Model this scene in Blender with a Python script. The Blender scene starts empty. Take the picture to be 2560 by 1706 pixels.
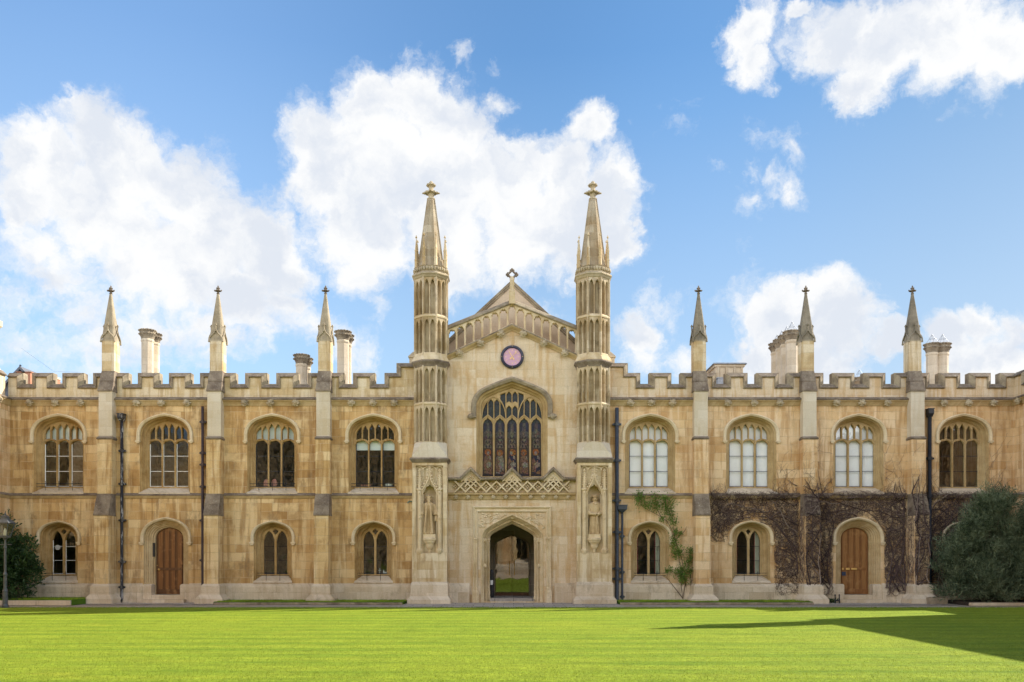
import bpy, bmesh, math, random
from mathutils import Vector, Matrix, noise as mnoise
from mathutils.geometry import tessellate_polygon
R = math.radians
random.seed(7)
SC = bpy.context.scene
COL = SC.collection

# ------------------------------------------------------------------ camera
F, D, EYE, HOR = 2200.0, 33.7, 1.57, 1404.6      # focal (px of the 2560 px photo), distance to the wall, eye height, horizon row
cam_d = bpy.data.cameras.new('camera')
cam = bpy.data.objects.new('camera', cam_d); COL.objects.link(cam)
cam.location = (0, -D, EYE); cam.rotation_euler = (R(90), 0, 0)
cam_d.sensor_width = 36; cam_d.lens = 36 * F / 2560
cam_d.shift_y = (HOR - 853) / 2560
cam_d.clip_start = 0.1; cam_d.clip_end = 6000
SC.camera = cam

# ------------------------------------------------------------------ exposure, sun
SC.view_settings.view_transform = 'Standard'
SC.view_settings.look = 'None'
SC.view_settings.gamma = 1
SC.view_settings.use_curve_mapping = False
SC.view_settings.exposure = 1.0
SUN = Vector((1.31, 0.58, 1.0)).normalized()     # direction to the sun
SUN_EL = math.asin(SUN.z); SUN_AZ = math.atan2(SUN.x, SUN.y)
sd = bpy.data.lights.new('sun', 'SUN'); sd.energy = 4.6; sd.angle = R(0.5); sd.color = (1.0, 0.93, 0.82)
so = bpy.data.objects.new('sun', sd); COL.objects.link(so)
so.rotation_euler = (-SUN).to_track_quat('-Z', 'Y').to_euler()
so.location = (30, 20, 40)
SC.cycles.use_denoising = True
SC.cycles.max_bounces = 6
SC.cycles.transparent_max_bounces = 16
SC.cycles.sample_clamp_indirect = 6


# ------------------------------------------------------------------ node helpers
class NT:
    def __init__(s, tree):
        s.t = tree; s.n = tree.nodes; s.l = tree.links
        s.n.clear()
    def node(s, typ, **kw):
        nd = s.n.new(typ)
        for k, v in kw.items(): setattr(nd, k, v)
        return nd
    def put(s, sock, v):
        if isinstance(v, bpy.types.NodeSocket): s.l.new(v, sock)
        elif v is not None:
            if hasattr(sock.default_value, '__len__') and not isinstance(v, (int, float)):
                v = tuple(v)
                if len(sock.default_value) == 4 and len(v) == 3: v = v + (1,)
            sock.default_value = v
    def math(s, op, a, b=None, c=None, clamp=False):
        nd = s.node('ShaderNodeMath', operation=op); nd.use_clamp = clamp
        for i, v in enumerate((a, b, c)):
            if v is not None: s.put(nd.inputs[i], v)
        return nd.outputs[0]
    def vmath(s, op, a, b=None, out=0):
        nd = s.node('ShaderNodeVectorMath', operation=op)
        s.put(nd.inputs[0], a)
        if b is not None:
            if op == 'SCALE': s.put(nd.inputs[3], b)
            else: s.put(nd.inputs[1], b)
        return nd.outputs[out]
    def mix(s, f, a, b, blend='MIX'):
        nd = s.node('ShaderNodeMix', data_type='RGBA', blend_type=blend)
        s.put(nd.inputs[0], f); s.put(nd.inputs[6], a); s.put(nd.inputs[7], b)
        return nd.outputs[2]
    def noise(s, vec, scale, detail=4, rough=0.55, dist=0.0, out='Fac'):
        nd = s.node('ShaderNodeTexNoise')
        if vec is not None: s.put(nd.inputs['Vector'], vec)
        nd.inputs['Scale'].default_value = scale; nd.inputs['Detail'].default_value = detail
        nd.inputs['Roughness'].default_value = rough; nd.inputs['Distortion'].default_value = dist
        return nd.outputs[out]
    def ramp(s, f, stops):
        nd = s.node('ShaderNodeValToRGB'); e = nd.color_ramp.elements
        while len(e) < len(stops): e.new(0.5)
        for i, (p, c) in enumerate(stops):
            e[i].position = p
            e[i].color = (c, c, c, 1) if isinstance(c, (int, float)) else tuple(c) + (1,)
        s.put(nd.inputs[0], f)
        return nd.outputs[0]
    def mrange(s, v, a, b, c=0, d=1, smooth=False):
        nd = s.node('ShaderNodeMapRange'); nd.interpolation_type = 'SMOOTHSTEP' if smooth else 'LINEAR'
        s.put(nd.inputs[0], v)
        for i, q in enumerate((a, b, c, d)): s.put(nd.inputs[i + 1], q)
        return nd.outputs[0]
    def sep(s, v):
        nd = s.node('ShaderNodeSeparateXYZ'); s.put(nd.inputs[0], v); return nd.outputs
    def comb(s, x, y, z):
        nd = s.node('ShaderNodeCombineXYZ')
        for i, v in enumerate((x, y, z)): s.put(nd.inputs[i], v)
        return nd.outputs[0]

# ------------------------------------------------------------------ world: blue sky with cumulus
world = bpy.data.worlds.new('World'); SC.world = world; world.use_nodes = True
w = NT(world.node_tree)
sky = w.node('ShaderNodeTexSky', sky_type='NISHITA')
sky.sun_disc = False; sky.sun_elevation = SUN_EL; sky.sun_rotation = SUN_AZ
sky.altitude = 0; sky.air_density = 1.0; sky.dust_density = 0.35; sky.ozone_density = 1.6
SKY_STRENGTH = 0.125
dirv = w.vmath('NORMALIZE', w.node('ShaderNodeTexCoord').outputs['Generated'])
# warp the direction so that cloud outlines billow
n1 = w.noise(dirv, 9.0, 3, 0.5, out='Color')
n2 = w.noise(dirv, 34.0, 5, 0.6, out='Color')
warp = w.vmath('ADD', w.vmath('SCALE', w.vmath('SUBTRACT', n1, (0.5, 0.5, 0.5)), 0.075),
               w.vmath('SCALE', w.vmath('SUBTRACT', n2, (0.5, 0.5, 0.5)), 0.030))
n3 = w.noise(dirv, 110.0, 6, 0.65, out='Color')
warp = w.vmath('ADD', warp, w.vmath('SCALE', w.vmath('SUBTRACT', n3, (0.5, 0.5, 0.5)), 0.016))
wd = w.vmath('ADD', dirv, warp)

def cdir(px, py):                                  # a place in the sky, measured on the 2353 px wide view of the photo
    return Vector(((px * 1.088 - 1280) / F, 1.0, (HOR - py * 1.088) / F))
# blobs (x, y, r, strength) of the cumulus groups
BLOBS = [
 (90,345,105,1),(10,370,85,1),(30,430,100,.9),(60,560,110,.6),(235,325,105,1),(340,385,120,1),(420,450,125,1),(250,470,185,1),(120,430,95,.9),(480,560,145,1),(590,560,105,1),
 (630,620,95,1),(420,600,165,1),(560,680,125,.9),(640,700,80,.8),(5,500,48,.9),(300,620,120,.8),(700,740,60,.5),(480,760,120,.55),(330,740,110,.5),
 (745,330,110,1),(860,250,105,1),(965,225,110,1),(1035,290,115,1),(880,400,180,1),(735,410,100,1),(1000,440,190,1),(830,520,150,1),
 (1010,545,140,1),(1140,430,120,1),(1200,520,150,1),(1320,520,145,1),(1345,320,70,1),(1290,400,95,1),(1400,450,95,1),(1472,310,38,.75),
 (1210,370,70,1),(1420,555,65,.9),(820,620,75,.8),(1150,235,36,.6),(860,690,40,.5),(1075,115,30,.5),(1290,600,70,.6),
 (1745,55,72,1),(1765,130,55,.95),(1860,20,35,.8),(1960,80,85,1),(2050,120,115,1),(2000,190,75,1),(2150,60,125,1),(2180,130,105,1),
 (2285,100,115,1),(2330,130,75,1),(1975,235,34,.8),
 (1832,338,40,.34),(1770,425,40,.3),(1815,430,38,.34),(1720,462,32,.26),(1712,395,26,.3),(1750,318,34,.22),(1640,398,22,.25),
 (1800,750,100,1),(1890,715,85,1),(1945,755,85,1),(1850,830,125,1),(1755,820,85,1),(2040,800,45,.9),(1570,840,60,.5),
 (2160,785,62,1),(2240,765,65,1),(2330,770,72,1),(2280,850,120,1),(2180,845,85,1),(1465,760,62,.75),(1690,700,60,.22),(1560,300,50,.12),(1160,140,34,.28),(1530,720,70,.3),(2230,230,60,.25),(1900,60,80,.6),(1730,170,40,.5),(1800,330,30,.2),(1480,830,50,.5),
 (60,780,130,.50),(190,720,110,.50),(40,690,90,.45),(230,800,110,.5),(130,640,120,.5),(30,600,80,.4),(790,800,90,.4),(1240,740,60,.3),
]
field = None
for bx, by, br, bs in BLOBS:
    c = cdir(bx, by); k = c.length; c = c.normalized(); rr = br * 1.088 / F / k
    nd = w.node('ShaderNodeVectorMath', operation='DISTANCE'); w.put(nd.inputs[0], wd); nd.inputs[1].default_value = c
    f_ = w.math('MULTIPLY_ADD', nd.outputs['Value'], -bs / rr * 0.9, bs)
    field = f_ if field is None else w.math('SMOOTH_MAX', field, f_, 0.12)
sx, sy, sz = w.sep(dirv)
# the rest of the sky, beside and behind the camera: broken cloud, unseen and made brighter to fill the shaded facade
gen = w.mrange(w.noise(dirv, 2.6, 6, 0.55), 0.40, 0.68, -0.4, 0.9)
behind = w.mrange(sy, 0.45, 0.1, 0, 1, True)
low = w.mrange(sz, 0.75, 0.45, -0.9, 0.25, True)
gen = w.math('ADD', w.math('MULTIPLY', w.math('ADD', gen, low), behind), w.mrange(behind, 0, 1, -1.0, 0.1))
field = w.math('MAXIMUM', field, gen)
fine = w.noise(wd, 55.0, 8, 0.62)
mid = w.noise(wd, 16.0, 6, 0.6)
damp = w.mrange(field, 0.30, 0.85, 1.0, 0.40, True)
dens = w.math('ADD', field, w.math('MULTIPLY', damp, w.math('MULTIPLY_ADD', fine, 0.64, -0.32)))
dens = w.math('ADD', dens, w.math('MULTIPLY', damp, w.math('MULTIPLY_ADD', mid, 0.95, -0.475)))
alpha = w.mrange(dens, 0.0, 0.56, 0, 1, True)
alpha = w.math('MULTIPLY', alpha, w.mrange(sz, -0.02, 0.05, 0, 1, True))
# cloud body: white tops, slightly grey-blue thick middles
shade = w.math('ADD', w.math('MULTIPLY', w.noise(w.vmath('MULTIPLY', wd, (1, 1, 1.5)), 8.5, 3, 0.5), 0.66), w.math('MULTIPLY', w.noise(w.vmath('MULTIPLY', wd, (1, 1, 1.3)), 23.0, 7, 0.6), 0.34))
shade = w.math('SUBTRACT', shade, w.mrange(field, 0.25, 0.95, -0.06, 0.06))
body = w.mix(w.mrange(shade, 0.38, 0.57, 0, 1, True), (0.385, 0.41, 0.452), (0.500, 0.503, 0.505))
back = w.mrange(sy, 0.5, -0.25, 1.0, 3.9)  # added fill: unseen cloud behind the camera scaled up to light the facade
body = w.vmath('SCALE', body, back)
skyc = w.vmath('SCALE', w.vmath('MULTIPLY', sky.outputs[0], (0.86, 1.0, 1.08)), SKY_STRENGTH)
tint = w.mix(w.mrange(sx, -0.42, 0.06, 0, 1, True), (1.0, 0.99, 0.97), w.mix(w.mrange(sz, 0.15, 0.45), (0.74, 0.64, 0.585), (0.50, 0.61, 0.65)))
tint = w.vmath('MULTIPLY', tint, w.mix(w.mrange(sx, 0.12, 0.5, 0, 1, True), (1, 1, 1), (0.90, 0.82, 0.76)))
skyc = w.vmath('MULTIPLY', skyc, tint)
skyc = w.mix(w.mrange(sz, 0.06, 0.50, 0.72, 0.0), skyc, (0.262, 0.355, 0.468))
final = w.mix(alpha, skyc, body)
bg = w.node('ShaderNodeBackground'); w.put(bg.inputs[0], final); bg.inputs[1].default_value = 1.0
w.l.new(bg.outputs[0], w.node('ShaderNodeOutputWorld').inputs[0])
world.cycles.sampling_method = 'MANUAL'; world.cycles.sample_map_resolution = 1024


# ------------------------------------------------------------------ materials
M = {}
def mat(name, build):
    m = bpy.data.materials.new(name); m.use_nodes = True
    n = NT(m.node_tree); out = n.node('ShaderNodeOutputMaterial')
    sh = build(n); n.l.new(sh, out.inputs['Surface']); M[name] = m
    return m
def principled(n, col, rough=0.8, metal=0.0, spec=0.3, normal=None, **kw):
    p = n.node('ShaderNodeBsdfPrincipled')
    n.put(p.inputs['Base Color'], col); n.put(p.inputs['Roughness'], rough); n.put(p.inputs['Metallic'], metal)
    n.put(p.inputs['Specular IOR Level'], spec)
    if normal is not None: n.put(p.inputs['Normal'], normal)
    for k, v in kw.items(): n.put(p.inputs[k], v)
    return p.outputs[0]
def bump(n, h, strength, dist=0.01):
    b = n.node('ShaderNodeBump'); n.put(b.inputs['Strength'], strength); n.put(b.inputs['Distance'], dist); n.put(b.inputs['Height'], h)
    return b.outputs[0]
def wpos(n): return n.node('ShaderNodeNewGeometry').outputs['Position']

def stone(name, c1, c2, pale, stain, pale_amt=0.5, stain_amt=0.5, streak=0.5, blocks=True, joint=0.50, bw=1.02, rh=0.318, grime=(0.09, 0.075, 0.06), grime_amt=0.0):
    c1, c2, pale, stain = [(c[0] * 1.01, c[1] * 0.985, c[2] * 0.95) for c in (c1, c2, pale, stain)]
    def build(n):
        p = wpos(n); x, y, z = n.sep(p)
        u = n.math('ADD', x, y)
        uv = n.comb(u, z, 0.0)
        jit = n.vmath('SCALE', n.vmath('SUBTRACT', n.noise(p, 5.0, 2, out='Color'), (0.5,) * 3), 0.02)
        uvj = n.vmath('ADD', uv, jit)
        big = n.noise(p, 0.55, 5, 0.6)
        med = n.noise(n.vmath('MULTIPLY', p, (1, 1, 1.6)), 2.3, 5, 0.62)
        if blocks:
            b = n.node('ShaderNodeTexBrick'); n.put(b.inputs['Vector'], uvj)
            b.offset = 0.43; b.offset_frequency = 2; b.squash = 0.72; b.squash_frequency = 3
            for i, v in (('Color1', (0, 0, 0, 1)), ('Color2', (1, 1, 1, 1)), ('Mortar', (0.5, 0.5, 0.5, 1))): b.inputs[i].default_value = v
            b.inputs['Scale'].default_value = 1; b.inputs['Mortar Size'].default_value = 0.009
            b.inputs['Mortar Smooth'].default_value = 0.5; b.inputs['Brick Width'].default_value = bw; b.inputs['Row Height'].default_value = rh
            rnd = b.outputs['Color']; mort = b.outputs['Fac']
            t = n.math('ADD', n.math('MULTIPLY', rnd, 0.68), n.math('MULTIPLY', med, 0.52), clamp=True)
        else:
            mort = None; t = n.mrange(med, 0.3, 0.7)
        col = n.mix(n.mrange(t, 0.15, 0.95), c1, c2)
        if blocks:                                         # single paler or browner blocks
            col = n.mix(n.math('MULTIPLY', n.mrange(rnd, 0.80, 0.86), pale_amt * 0.9), col, pale)
            col = n.mix(n.math('MULTIPLY', n.mrange(rnd, 0.22, 0.14), stain_amt * 0.45), col, stain)
        col = n.mix(n.math('MULTIPLY', n.mrange(big, 0.46, 0.66, 0, 1, True), pale_amt), col, pale)
        st2 = n.noise(n.vmath('ADD', p, (17.3, 4.1, 9.2)), 1.1, 6, 0.62)
        col = n.mix(n.math('MULTIPLY', n.mrange(st2, 0.5, 0.68, 0, 1, True), stain_amt), col, stain)
        # rain streaks: long vertical washes, pale and brown
        sk = n.noise(n.comb(n.math('MULTIPLY', u, 4.2), n.math('MULTIPLY', z, 0.42), y), 1.0, 5, 0.6)
        sk2 = n.noise(n.comb(n.math('MULTIPLY', u, 6.3), n.math('MULTIPLY', z, 0.5), 7.7), 1.0, 4, 0.55)
        col = n.mix(n.math('MULTIPLY', n.mrange(sk, 0.51, 0.64, 0, 1, True), streak * 0.80), col, pale)
        col = n.mix(n.math('MULTIPLY', n.mrange(sk2, 0.50, 0.63, 0, 1, True), streak * 0.75), col, stain)
        if grime_amt > 0:
            gsrc = n.noise(n.vmath('MULTIPLY', n.vmath('ADD', p, (3.1, 8.8, 1.7)), (1.6, 1.6, 0.8)), 1.4, 7, 0.68)
            col = n.mix(n.math('MULTIPLY', n.mrange(gsrc, 0.53, 0.70, 0, 1, True), grime_amt), col, grime)
        fine = n.noise(p, 34, 5, 0.7)
        col = n.mix(1.0, col, n.ramp(fine, [(0.25, 0.80), (0.5, 0.98), (0.75, 1.12)]), 'MULTIPLY')
        h = n.math('MULTIPLY', fine, 0.5)
        if mort is not None:
            jcol = n.mix(n.mrange(n.noise(p, 1.7, 3), 0.4, 0.6), (0.20, 0.145, 0.085), (0.62, 0.52, 0.37))
            col = n.mix(n.math('MULTIPLY', mort, joint), col, jcol)
            h = n.math('SUBTRACT', n.math('ADD', h, n.math('MULTIPLY', rnd, 0.25)), n.math('MULTIPLY', mort, 0.6))
        return principled(n, col, 0.92, 0, 0.15, bump(n, h, 0.55, 0.012))
    return mat(name, build)

stone('golden_stone', (0.43, 0.255, 0.098), (0.65, 0.455, 0.225), (0.73, 0.58, 0.35), (0.27, 0.148, 0.055), 0.52, 0.58, 0.72, grime_amt=0.55, grime=(0.19, 0.135, 0.08))
stone('warm_stone', (0.54, 0.345, 0.165), (0.72, 0.535, 0.315), (0.74, 0.59, 0.41), (0.42, 0.235, 0.09), 0.50, 0.66, 0.75, grime_amt=0.30, grime=(0.30, 0.21, 0.13))
stone('cream_stone', (0.555, 0.42, 0.265), (0.66, 0.55, 0.405), (0.68, 0.585, 0.46), (0.50, 0.32, 0.145), 0.45, 0.62, 0.75, joint=0.32, grime_amt=0.25, grime=(0.34, 0.25, 0.15))
stone('pier_stone', (0.52, 0.395, 0.22), (0.64, 0.53, 0.355), (0.70, 0.62, 0.48), (0.36, 0.235, 0.10), 0.50, 0.55, 0.75, joint=0.3, grime_amt=0.3, grime=(0.27, 0.19, 0.11))
stone('turret_stone', (0.40, 0.305, 0.175), (0.53, 0.435, 0.295), (0.60, 0.52, 0.40), (0.28, 0.185, 0.08), 0.45, 0.60, 0.9, joint=0.3, grime_amt=0.65, grime=(0.13, 0.10, 0.065))
stone('grey_stone', (0.50, 0.435, 0.325), (0.60, 0.535, 0.425), (0.62, 0.57, 0.48), (0.46, 0.35, 0.20), 0.5, 0.35, 0.25, joint=0.15)
stone('pinnacle_dark', (0.19, 0.165, 0.125), (0.30, 0.265, 0.205), (0.34, 0.30, 0.24), (0.13, 0.11, 0.08), 0.4, 0.5, 0.4, blocks=False, grime_amt=0.5, grime=(0.075, 0.065, 0.055))
stone('pinnacle_stone', (0.30, 0.25, 0.175), (0.41, 0.35, 0.255), (0.46, 0.40, 0.31), (0.20, 0.16, 0.11), 0.4, 0.5, 0.4, blocks=False, grime_amt=0.5, grime=(0.12, 0.10, 0.08))
stone('recess_shade_stone', (0.30, 0.225, 0.13), (0.46, 0.375, 0.25), (0.60, 0.52, 0.39), (0.21, 0.145, 0.075), 0.4, 0.6, 0.9, blocks=False, grime_amt=0.6, grime=(0.09, 0.07, 0.05))  # shade of the deep turret panels put into the colour of the core
stone('butter_stone', (0.50, 0.335, 0.145), (0.66, 0.495, 0.265), (0.70, 0.565, 0.355), (0.33, 0.185, 0.065), 0.5, 0.6, 0.85, grime_amt=0.35, grime=(0.17, 0.11, 0.06))
stone('aged_stone', (0.42, 0.30, 0.165), (0.56, 0.43, 0.26), (0.62, 0.51, 0.34), (0.32, 0.205, 0.095), 0.4, 0.5, 0.5, blocks=False, grime_amt=0.45, grime=(0.20, 0.14, 0.08))
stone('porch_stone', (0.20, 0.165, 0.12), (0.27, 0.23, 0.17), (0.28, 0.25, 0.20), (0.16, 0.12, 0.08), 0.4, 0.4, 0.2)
stone('spire_stone', (0.28, 0.225, 0.15), (0.41, 0.34, 0.24), (0.58, 0.52, 0.41), (0.30, 0.20, 0.10), 0.45, 0.5, 0.3, joint=0.3, grime_amt=0.5, grime=(0.14, 0.115, 0.085))
stone('moulded_stone', (0.40, 0.285, 0.145), (0.52, 0.40, 0.23), (0.65, 0.54, 0.38), (0.34, 0.225, 0.10), 0.4, 0.5, 0.3, blocks=False)
stone('pale_moulding', (0.54, 0.425, 0.255), (0.64, 0.535, 0.365), (0.69, 0.60, 0.46), (0.38, 0.265, 0.13), 0.5, 0.55, 0.5, blocks=False, grime_amt=0.25, grime=(0.22, 0.16, 0.10))
stone('hood_stone', (0.60, 0.485, 0.315), (0.69, 0.59, 0.42), (0.72, 0.64, 0.50), (0.44, 0.32, 0.17), 0.5, 0.4, 0.3, blocks=False)
stone('tracery_stone', (0.37, 0.26, 0.125), (0.48, 0.36, 0.195), (0.60, 0.48, 0.30), (0.33, 0.215, 0.09), 0.4, 0.4, 0.3, blocks=False)
stone('golden_moulding', (0.34, 0.215, 0.085), (0.46, 0.32, 0.15), (0.52, 0.39, 0.21), (0.22, 0.125, 0.045), 0.4, 0.5, 0.4, blocks=False, grime_amt=0.3, grime=(0.14, 0.09, 0.05))
stone('plinth_stone', (0.52, 0.425, 0.30), (0.66, 0.57, 0.44), (0.68, 0.60, 0.49), (0.40, 0.30, 0.19), 0.45, 0.5, 0.3, bw=1.3, rh=0.4, grime_amt=0.45, grime=(0.24, 0.19, 0.13))
stone('chimney_stone', (0.52, 0.43, 0.31), (0.64, 0.55, 0.42), (0.66, 0.59, 0.48), (0.42, 0.33, 0.22), 0.4, 0.35, 0.4, joint=0.2)
stone('carved_stone', (0.38, 0.31, 0.20), (0.50, 0.42, 0.29), (0.56, 0.49, 0.37), (0.25, 0.20, 0.13), 0.4, 0.55, 0.2, blocks=False, grime_amt=0.5, grime=(0.11, 0.09, 0.07))
stone('statue_stone', (0.58, 0.46, 0.29), (0.68, 0.57, 0.40), (0.70, 0.61, 0.46), (0.50, 0.34, 0.18), 0.4, 0.45, 0.35, blocks=False, grime_amt=0.2)
stone('gable_plaster', (0.57, 0.455, 0.34), (0.64, 0.53, 0.41), (0.65, 0.56, 0.45), (0.50, 0.39, 0.28), 0.4, 0.3, 0.2, joint=0.1)

def b_weather(n):
    p = wpos(n)
    a = n.noise(p, 3.0, 6, 0.65); f = n.noise(p, 26, 5, 0.7)
    col = n.mix(n.mrange(a, 0.35, 0.65), (0.135, 0.102, 0.078), (0.275, 0.222, 0.165))
    col = n.mix(n.math('MULTIPLY', n.mrange(f, 0.56, 0.66, 0, 1, True), 0.5), col, (0.42, 0.39, 0.33))
    col = n.mix(n.math('MULTIPLY', n.mrange(n.noise(p, 11, 5, 0.7), 0.63, 0.70, 0, 1, True), 0.6), col, (0.6, 0.58, 0.52))
    return principled(n, col, 0.95, 0, 0.1, bump(n, f, 0.8, 0.02))
mat('weathered_stone', b_weather)
def b_weather2(n):
    p = wpos(n)
    a = n.noise(p, 2.2, 6, 0.7); f = n.noise(p, 24, 5, 0.7)
    col = n.mix(n.mrange(a, 0.35, 0.62), (0.16, 0.125, 0.09), (0.37, 0.305, 0.215))
    col = n.mix(n.math('MULTIPLY', n.mrange(f, 0.55, 0.68, 0, 1, True), 0.45), col, (0.12, 0.10, 0.08))
    return principled(n, col, 0.95, 0, 0.1, bump(n, f, 0.7, 0.02))
mat('coping_stone', b_weather2)

def b_wood(n, dark, light):
    p = wpos(n); x, y, z = n.sep(p)
    g = n.noise(n.comb(n.math('MULTIPLY', x, 38), n.math('MULTIPLY', y, 10), n.math('MULTIPLY', z, 1.3)), 1.0, 6, 0.6, 0.6)
    plank = n.noise(n.comb(n.math('FLOOR', n.math('MULTIPLY', x, 7.7)), 0.0, 0.0), 3.0, 0)
    col = n.mix(n.mrange(g, 0.3, 0.72), dark, light)
    col = n.mix(n.math('MULTIPLY', plank, 0.55), col, (0.24, 0.10, 0.03))
    wear = n.noise(p, 3.5, 5, 0.65)
    col = n.mix(n.math('MULTIPLY', n.mrange(wear, 0.52, 0.72, 0, 1, True), 0.55), col, (0.42, 0.22, 0.085))
    return principled(n, col, 0.55, 0, 0.35, bump(n, g, 0.3, 0.004))
mat('brown_oak', lambda n: b_wood(n, (0.10, 0.036, 0.010), (0.30, 0.130, 0.038)))
mat('pale_oak', lambda n: b_wood(n, (0.16, 0.066, 0.018), (0.42, 0.215, 0.07)))
mat('dark_oak', lambda n: b_wood(n, (0.035, 0.017, 0.009), (0.10, 0.045, 0.018)))
def simple(name, col, rough=0.7, metal=0, spec=0.4, var=0.25, scale=9):
    def b(n):
        p = wpos(n); f = n.noise(p, scale, 5, 0.6)
        c = n.mix(1.0, tuple(col), n.ramp(f, [(0.3, 1 - var), (0.7, 1 + var)]), 'MULTIPLY')
        return principled(n, c, rough, metal, spec, bump(n, f, 0.2, 0.004))
    return mat(name, b)
def b_iron(n):
    p = wpos(n); x, y, z = n.sep(p)
    f = n.noise(n.comb(n.math('MULTIPLY', x, 14), n.math('MULTIPLY', y, 14), n.math('MULTIPLY', z, 2.2)), 1.0, 6, 0.68)
    col = n.mix(n.mrange(f, 0.54, 0.58), (0.020, 0.020, 0.024), (0.30, 0.29, 0.28))
    return principled(n, col, 0.5, 0, 0.4)
mat('flaking_iron', b_iron)
simple('black_iron', (0.022, 0.023, 0.028), 0.42)
simple('slate_iron', (0.055, 0.065, 0.085), 0.45)
simple('maroon_iron', (0.055, 0.038, 0.040), 0.5)
simple('grey_iron', (0.075, 0.085, 0.095), 0.42, 0.1)
simple('lead', (0.30, 0.32, 0.35), 0.5, 0.3)
simple('slate_roof', (0.13, 0.135, 0.15), 0.7)
simple('red_brick', (0.42, 0.19, 0.11), 0.9)
simple('brass', (0.72, 0.46, 0.15), 0.4, 0.45)
simple('gold_leaf', (0.80, 0.56, 0.20), 0.45, 0.1)
simple('clock_pink', (0.56, 0.33, 0.44), 0.6, var=0.08)
simple('clock_navy', (0.018, 0.020, 0.045), 0.35)
simple('white_blind', (0.90, 0.91, 0.92), 0.9, spec=0.1, var=0.05, scale=2)
simple('curtain_cloth', (0.70, 0.68, 0.58), 0.95, spec=0.05, var=0.1)
simple('red_lining', (0.35, 0.05, 0.05), 0.9)
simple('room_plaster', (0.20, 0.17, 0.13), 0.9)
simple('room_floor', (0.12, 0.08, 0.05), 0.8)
simple('white_paint', (0.78, 0.78, 0.76), 0.6, var=0.06)
simple('disc_grey', (0.42, 0.41, 0.38), 0.8, spec=0.1)
simple('navy_plate', (0.03, 0.045, 0.09), 0.4)
simple('soil', (0.045, 0.033, 0.024), 0.95)
simple('pink_ornament', (0.55, 0.22, 0.18), 0.6)
simple('green_bronze', (0.16, 0.25, 0.20), 0.6)
simple('blind_cream', (0.74, 0.72, 0.66), 0.9, spec=0.1, var=0.05)

def b_glass(n, wav=0.25, ior=2.0, tint=(0.80, 0.86, 0.84)):
    p = wpos(n)
    h = n.noise(n.vmath('MULTIPLY', p, (1, 1, 0.8)), 3.2, 2, 0.5)
    nb = bump(n, h, wav, 0.05)
    fr = n.node('ShaderNodeFresnel'); fr.inputs[0].default_value = ior
    g = n.node('ShaderNodeBsdfGlossy'); g.inputs['Roughness'].default_value = 0.015; n.put(g.inputs['Normal'], nb)
    g.inputs['Color'].default_value = (0.95, 0.97, 1, 1)
    t = n.node('ShaderNodeBsdfTransparent'); t.inputs[0].default_value = tint + (1,)
    mx = n.node('ShaderNodeMixShader'); n.put(mx.inputs[0], fr.outputs[0]); n.l.new(t.outputs[0], mx.inputs[1]); n.l.new(g.outputs[0], mx.inputs[2])
    return mx.outputs[0]
mat('old_glass', lambda n: b_glass(n, 0.30, 1.62))
mat('blind_glass', lambda n: b_glass(n, 0.12, 1.75, (0.97, 0.985, 0.99)))
mat('door_glass', lambda n: b_glass(n, 0.012, 2.3))
mat('lamp_glass', lambda n: b_glass(n, 0.1, 1.5))
def stained(name, col, rough=0.25):
    def b(n):
        p = wpos(n); x, y, z = n.sep(p)
        v = n.node('ShaderNodeTexVoronoi', feature='DISTANCE_TO_EDGE'); n.put(v.inputs['Vector'], n.vmath('MULTIPLY', p, (1, 0, 0.8))); v.inputs['Scale'].default_value = 11
        lead = n.mrange(v.outputs['Distance'], 0.02, 0.05)
        cells = n.node('ShaderNodeTexVoronoi'); n.put(cells.inputs['Vector'], n.vmath('MULTIPLY', p, (1, 0, 0.8))); cells.inputs['Scale'].default_value = 11
        c = n.mix(0.30, tuple(col), n.mix(1.0, tuple(col), cells.outputs['Color'], 'MULTIPLY'))
        c = n.mix(lead, (0.012, 0.012, 0.014), c)
        c = n.mix(1.0, c, (0.62, 0.60, 0.56), 'MULTIPLY')
        return principled(n, c, rough, 0, 0.25, bump(n, n.noise(p, 6, 3), 0.3, 0.02))
    return mat(name, b)
stained('glass_violet', (0.090, 0.062, 0.052)); stained('glass_blue', (0.030, 0.036, 0.085)); stained('glass_orange', (0.42, 0.14, 0.03)); stained('glass_mauve', (0.125, 0.11, 0.105))
stained('glass_white', (0.36, 0.30, 0.26)); stained('glass_flesh', (0.36, 0.19, 0.13)); stained('glass_brown', (0.26, 0.15, 0.10))
stained('glass_teal', (0.055, 0.075, 0.085)); stained('glass_canopy', (0.22, 0.17, 0.14)); stained('glass_dark', (0.045, 0.035, 0.05))

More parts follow.
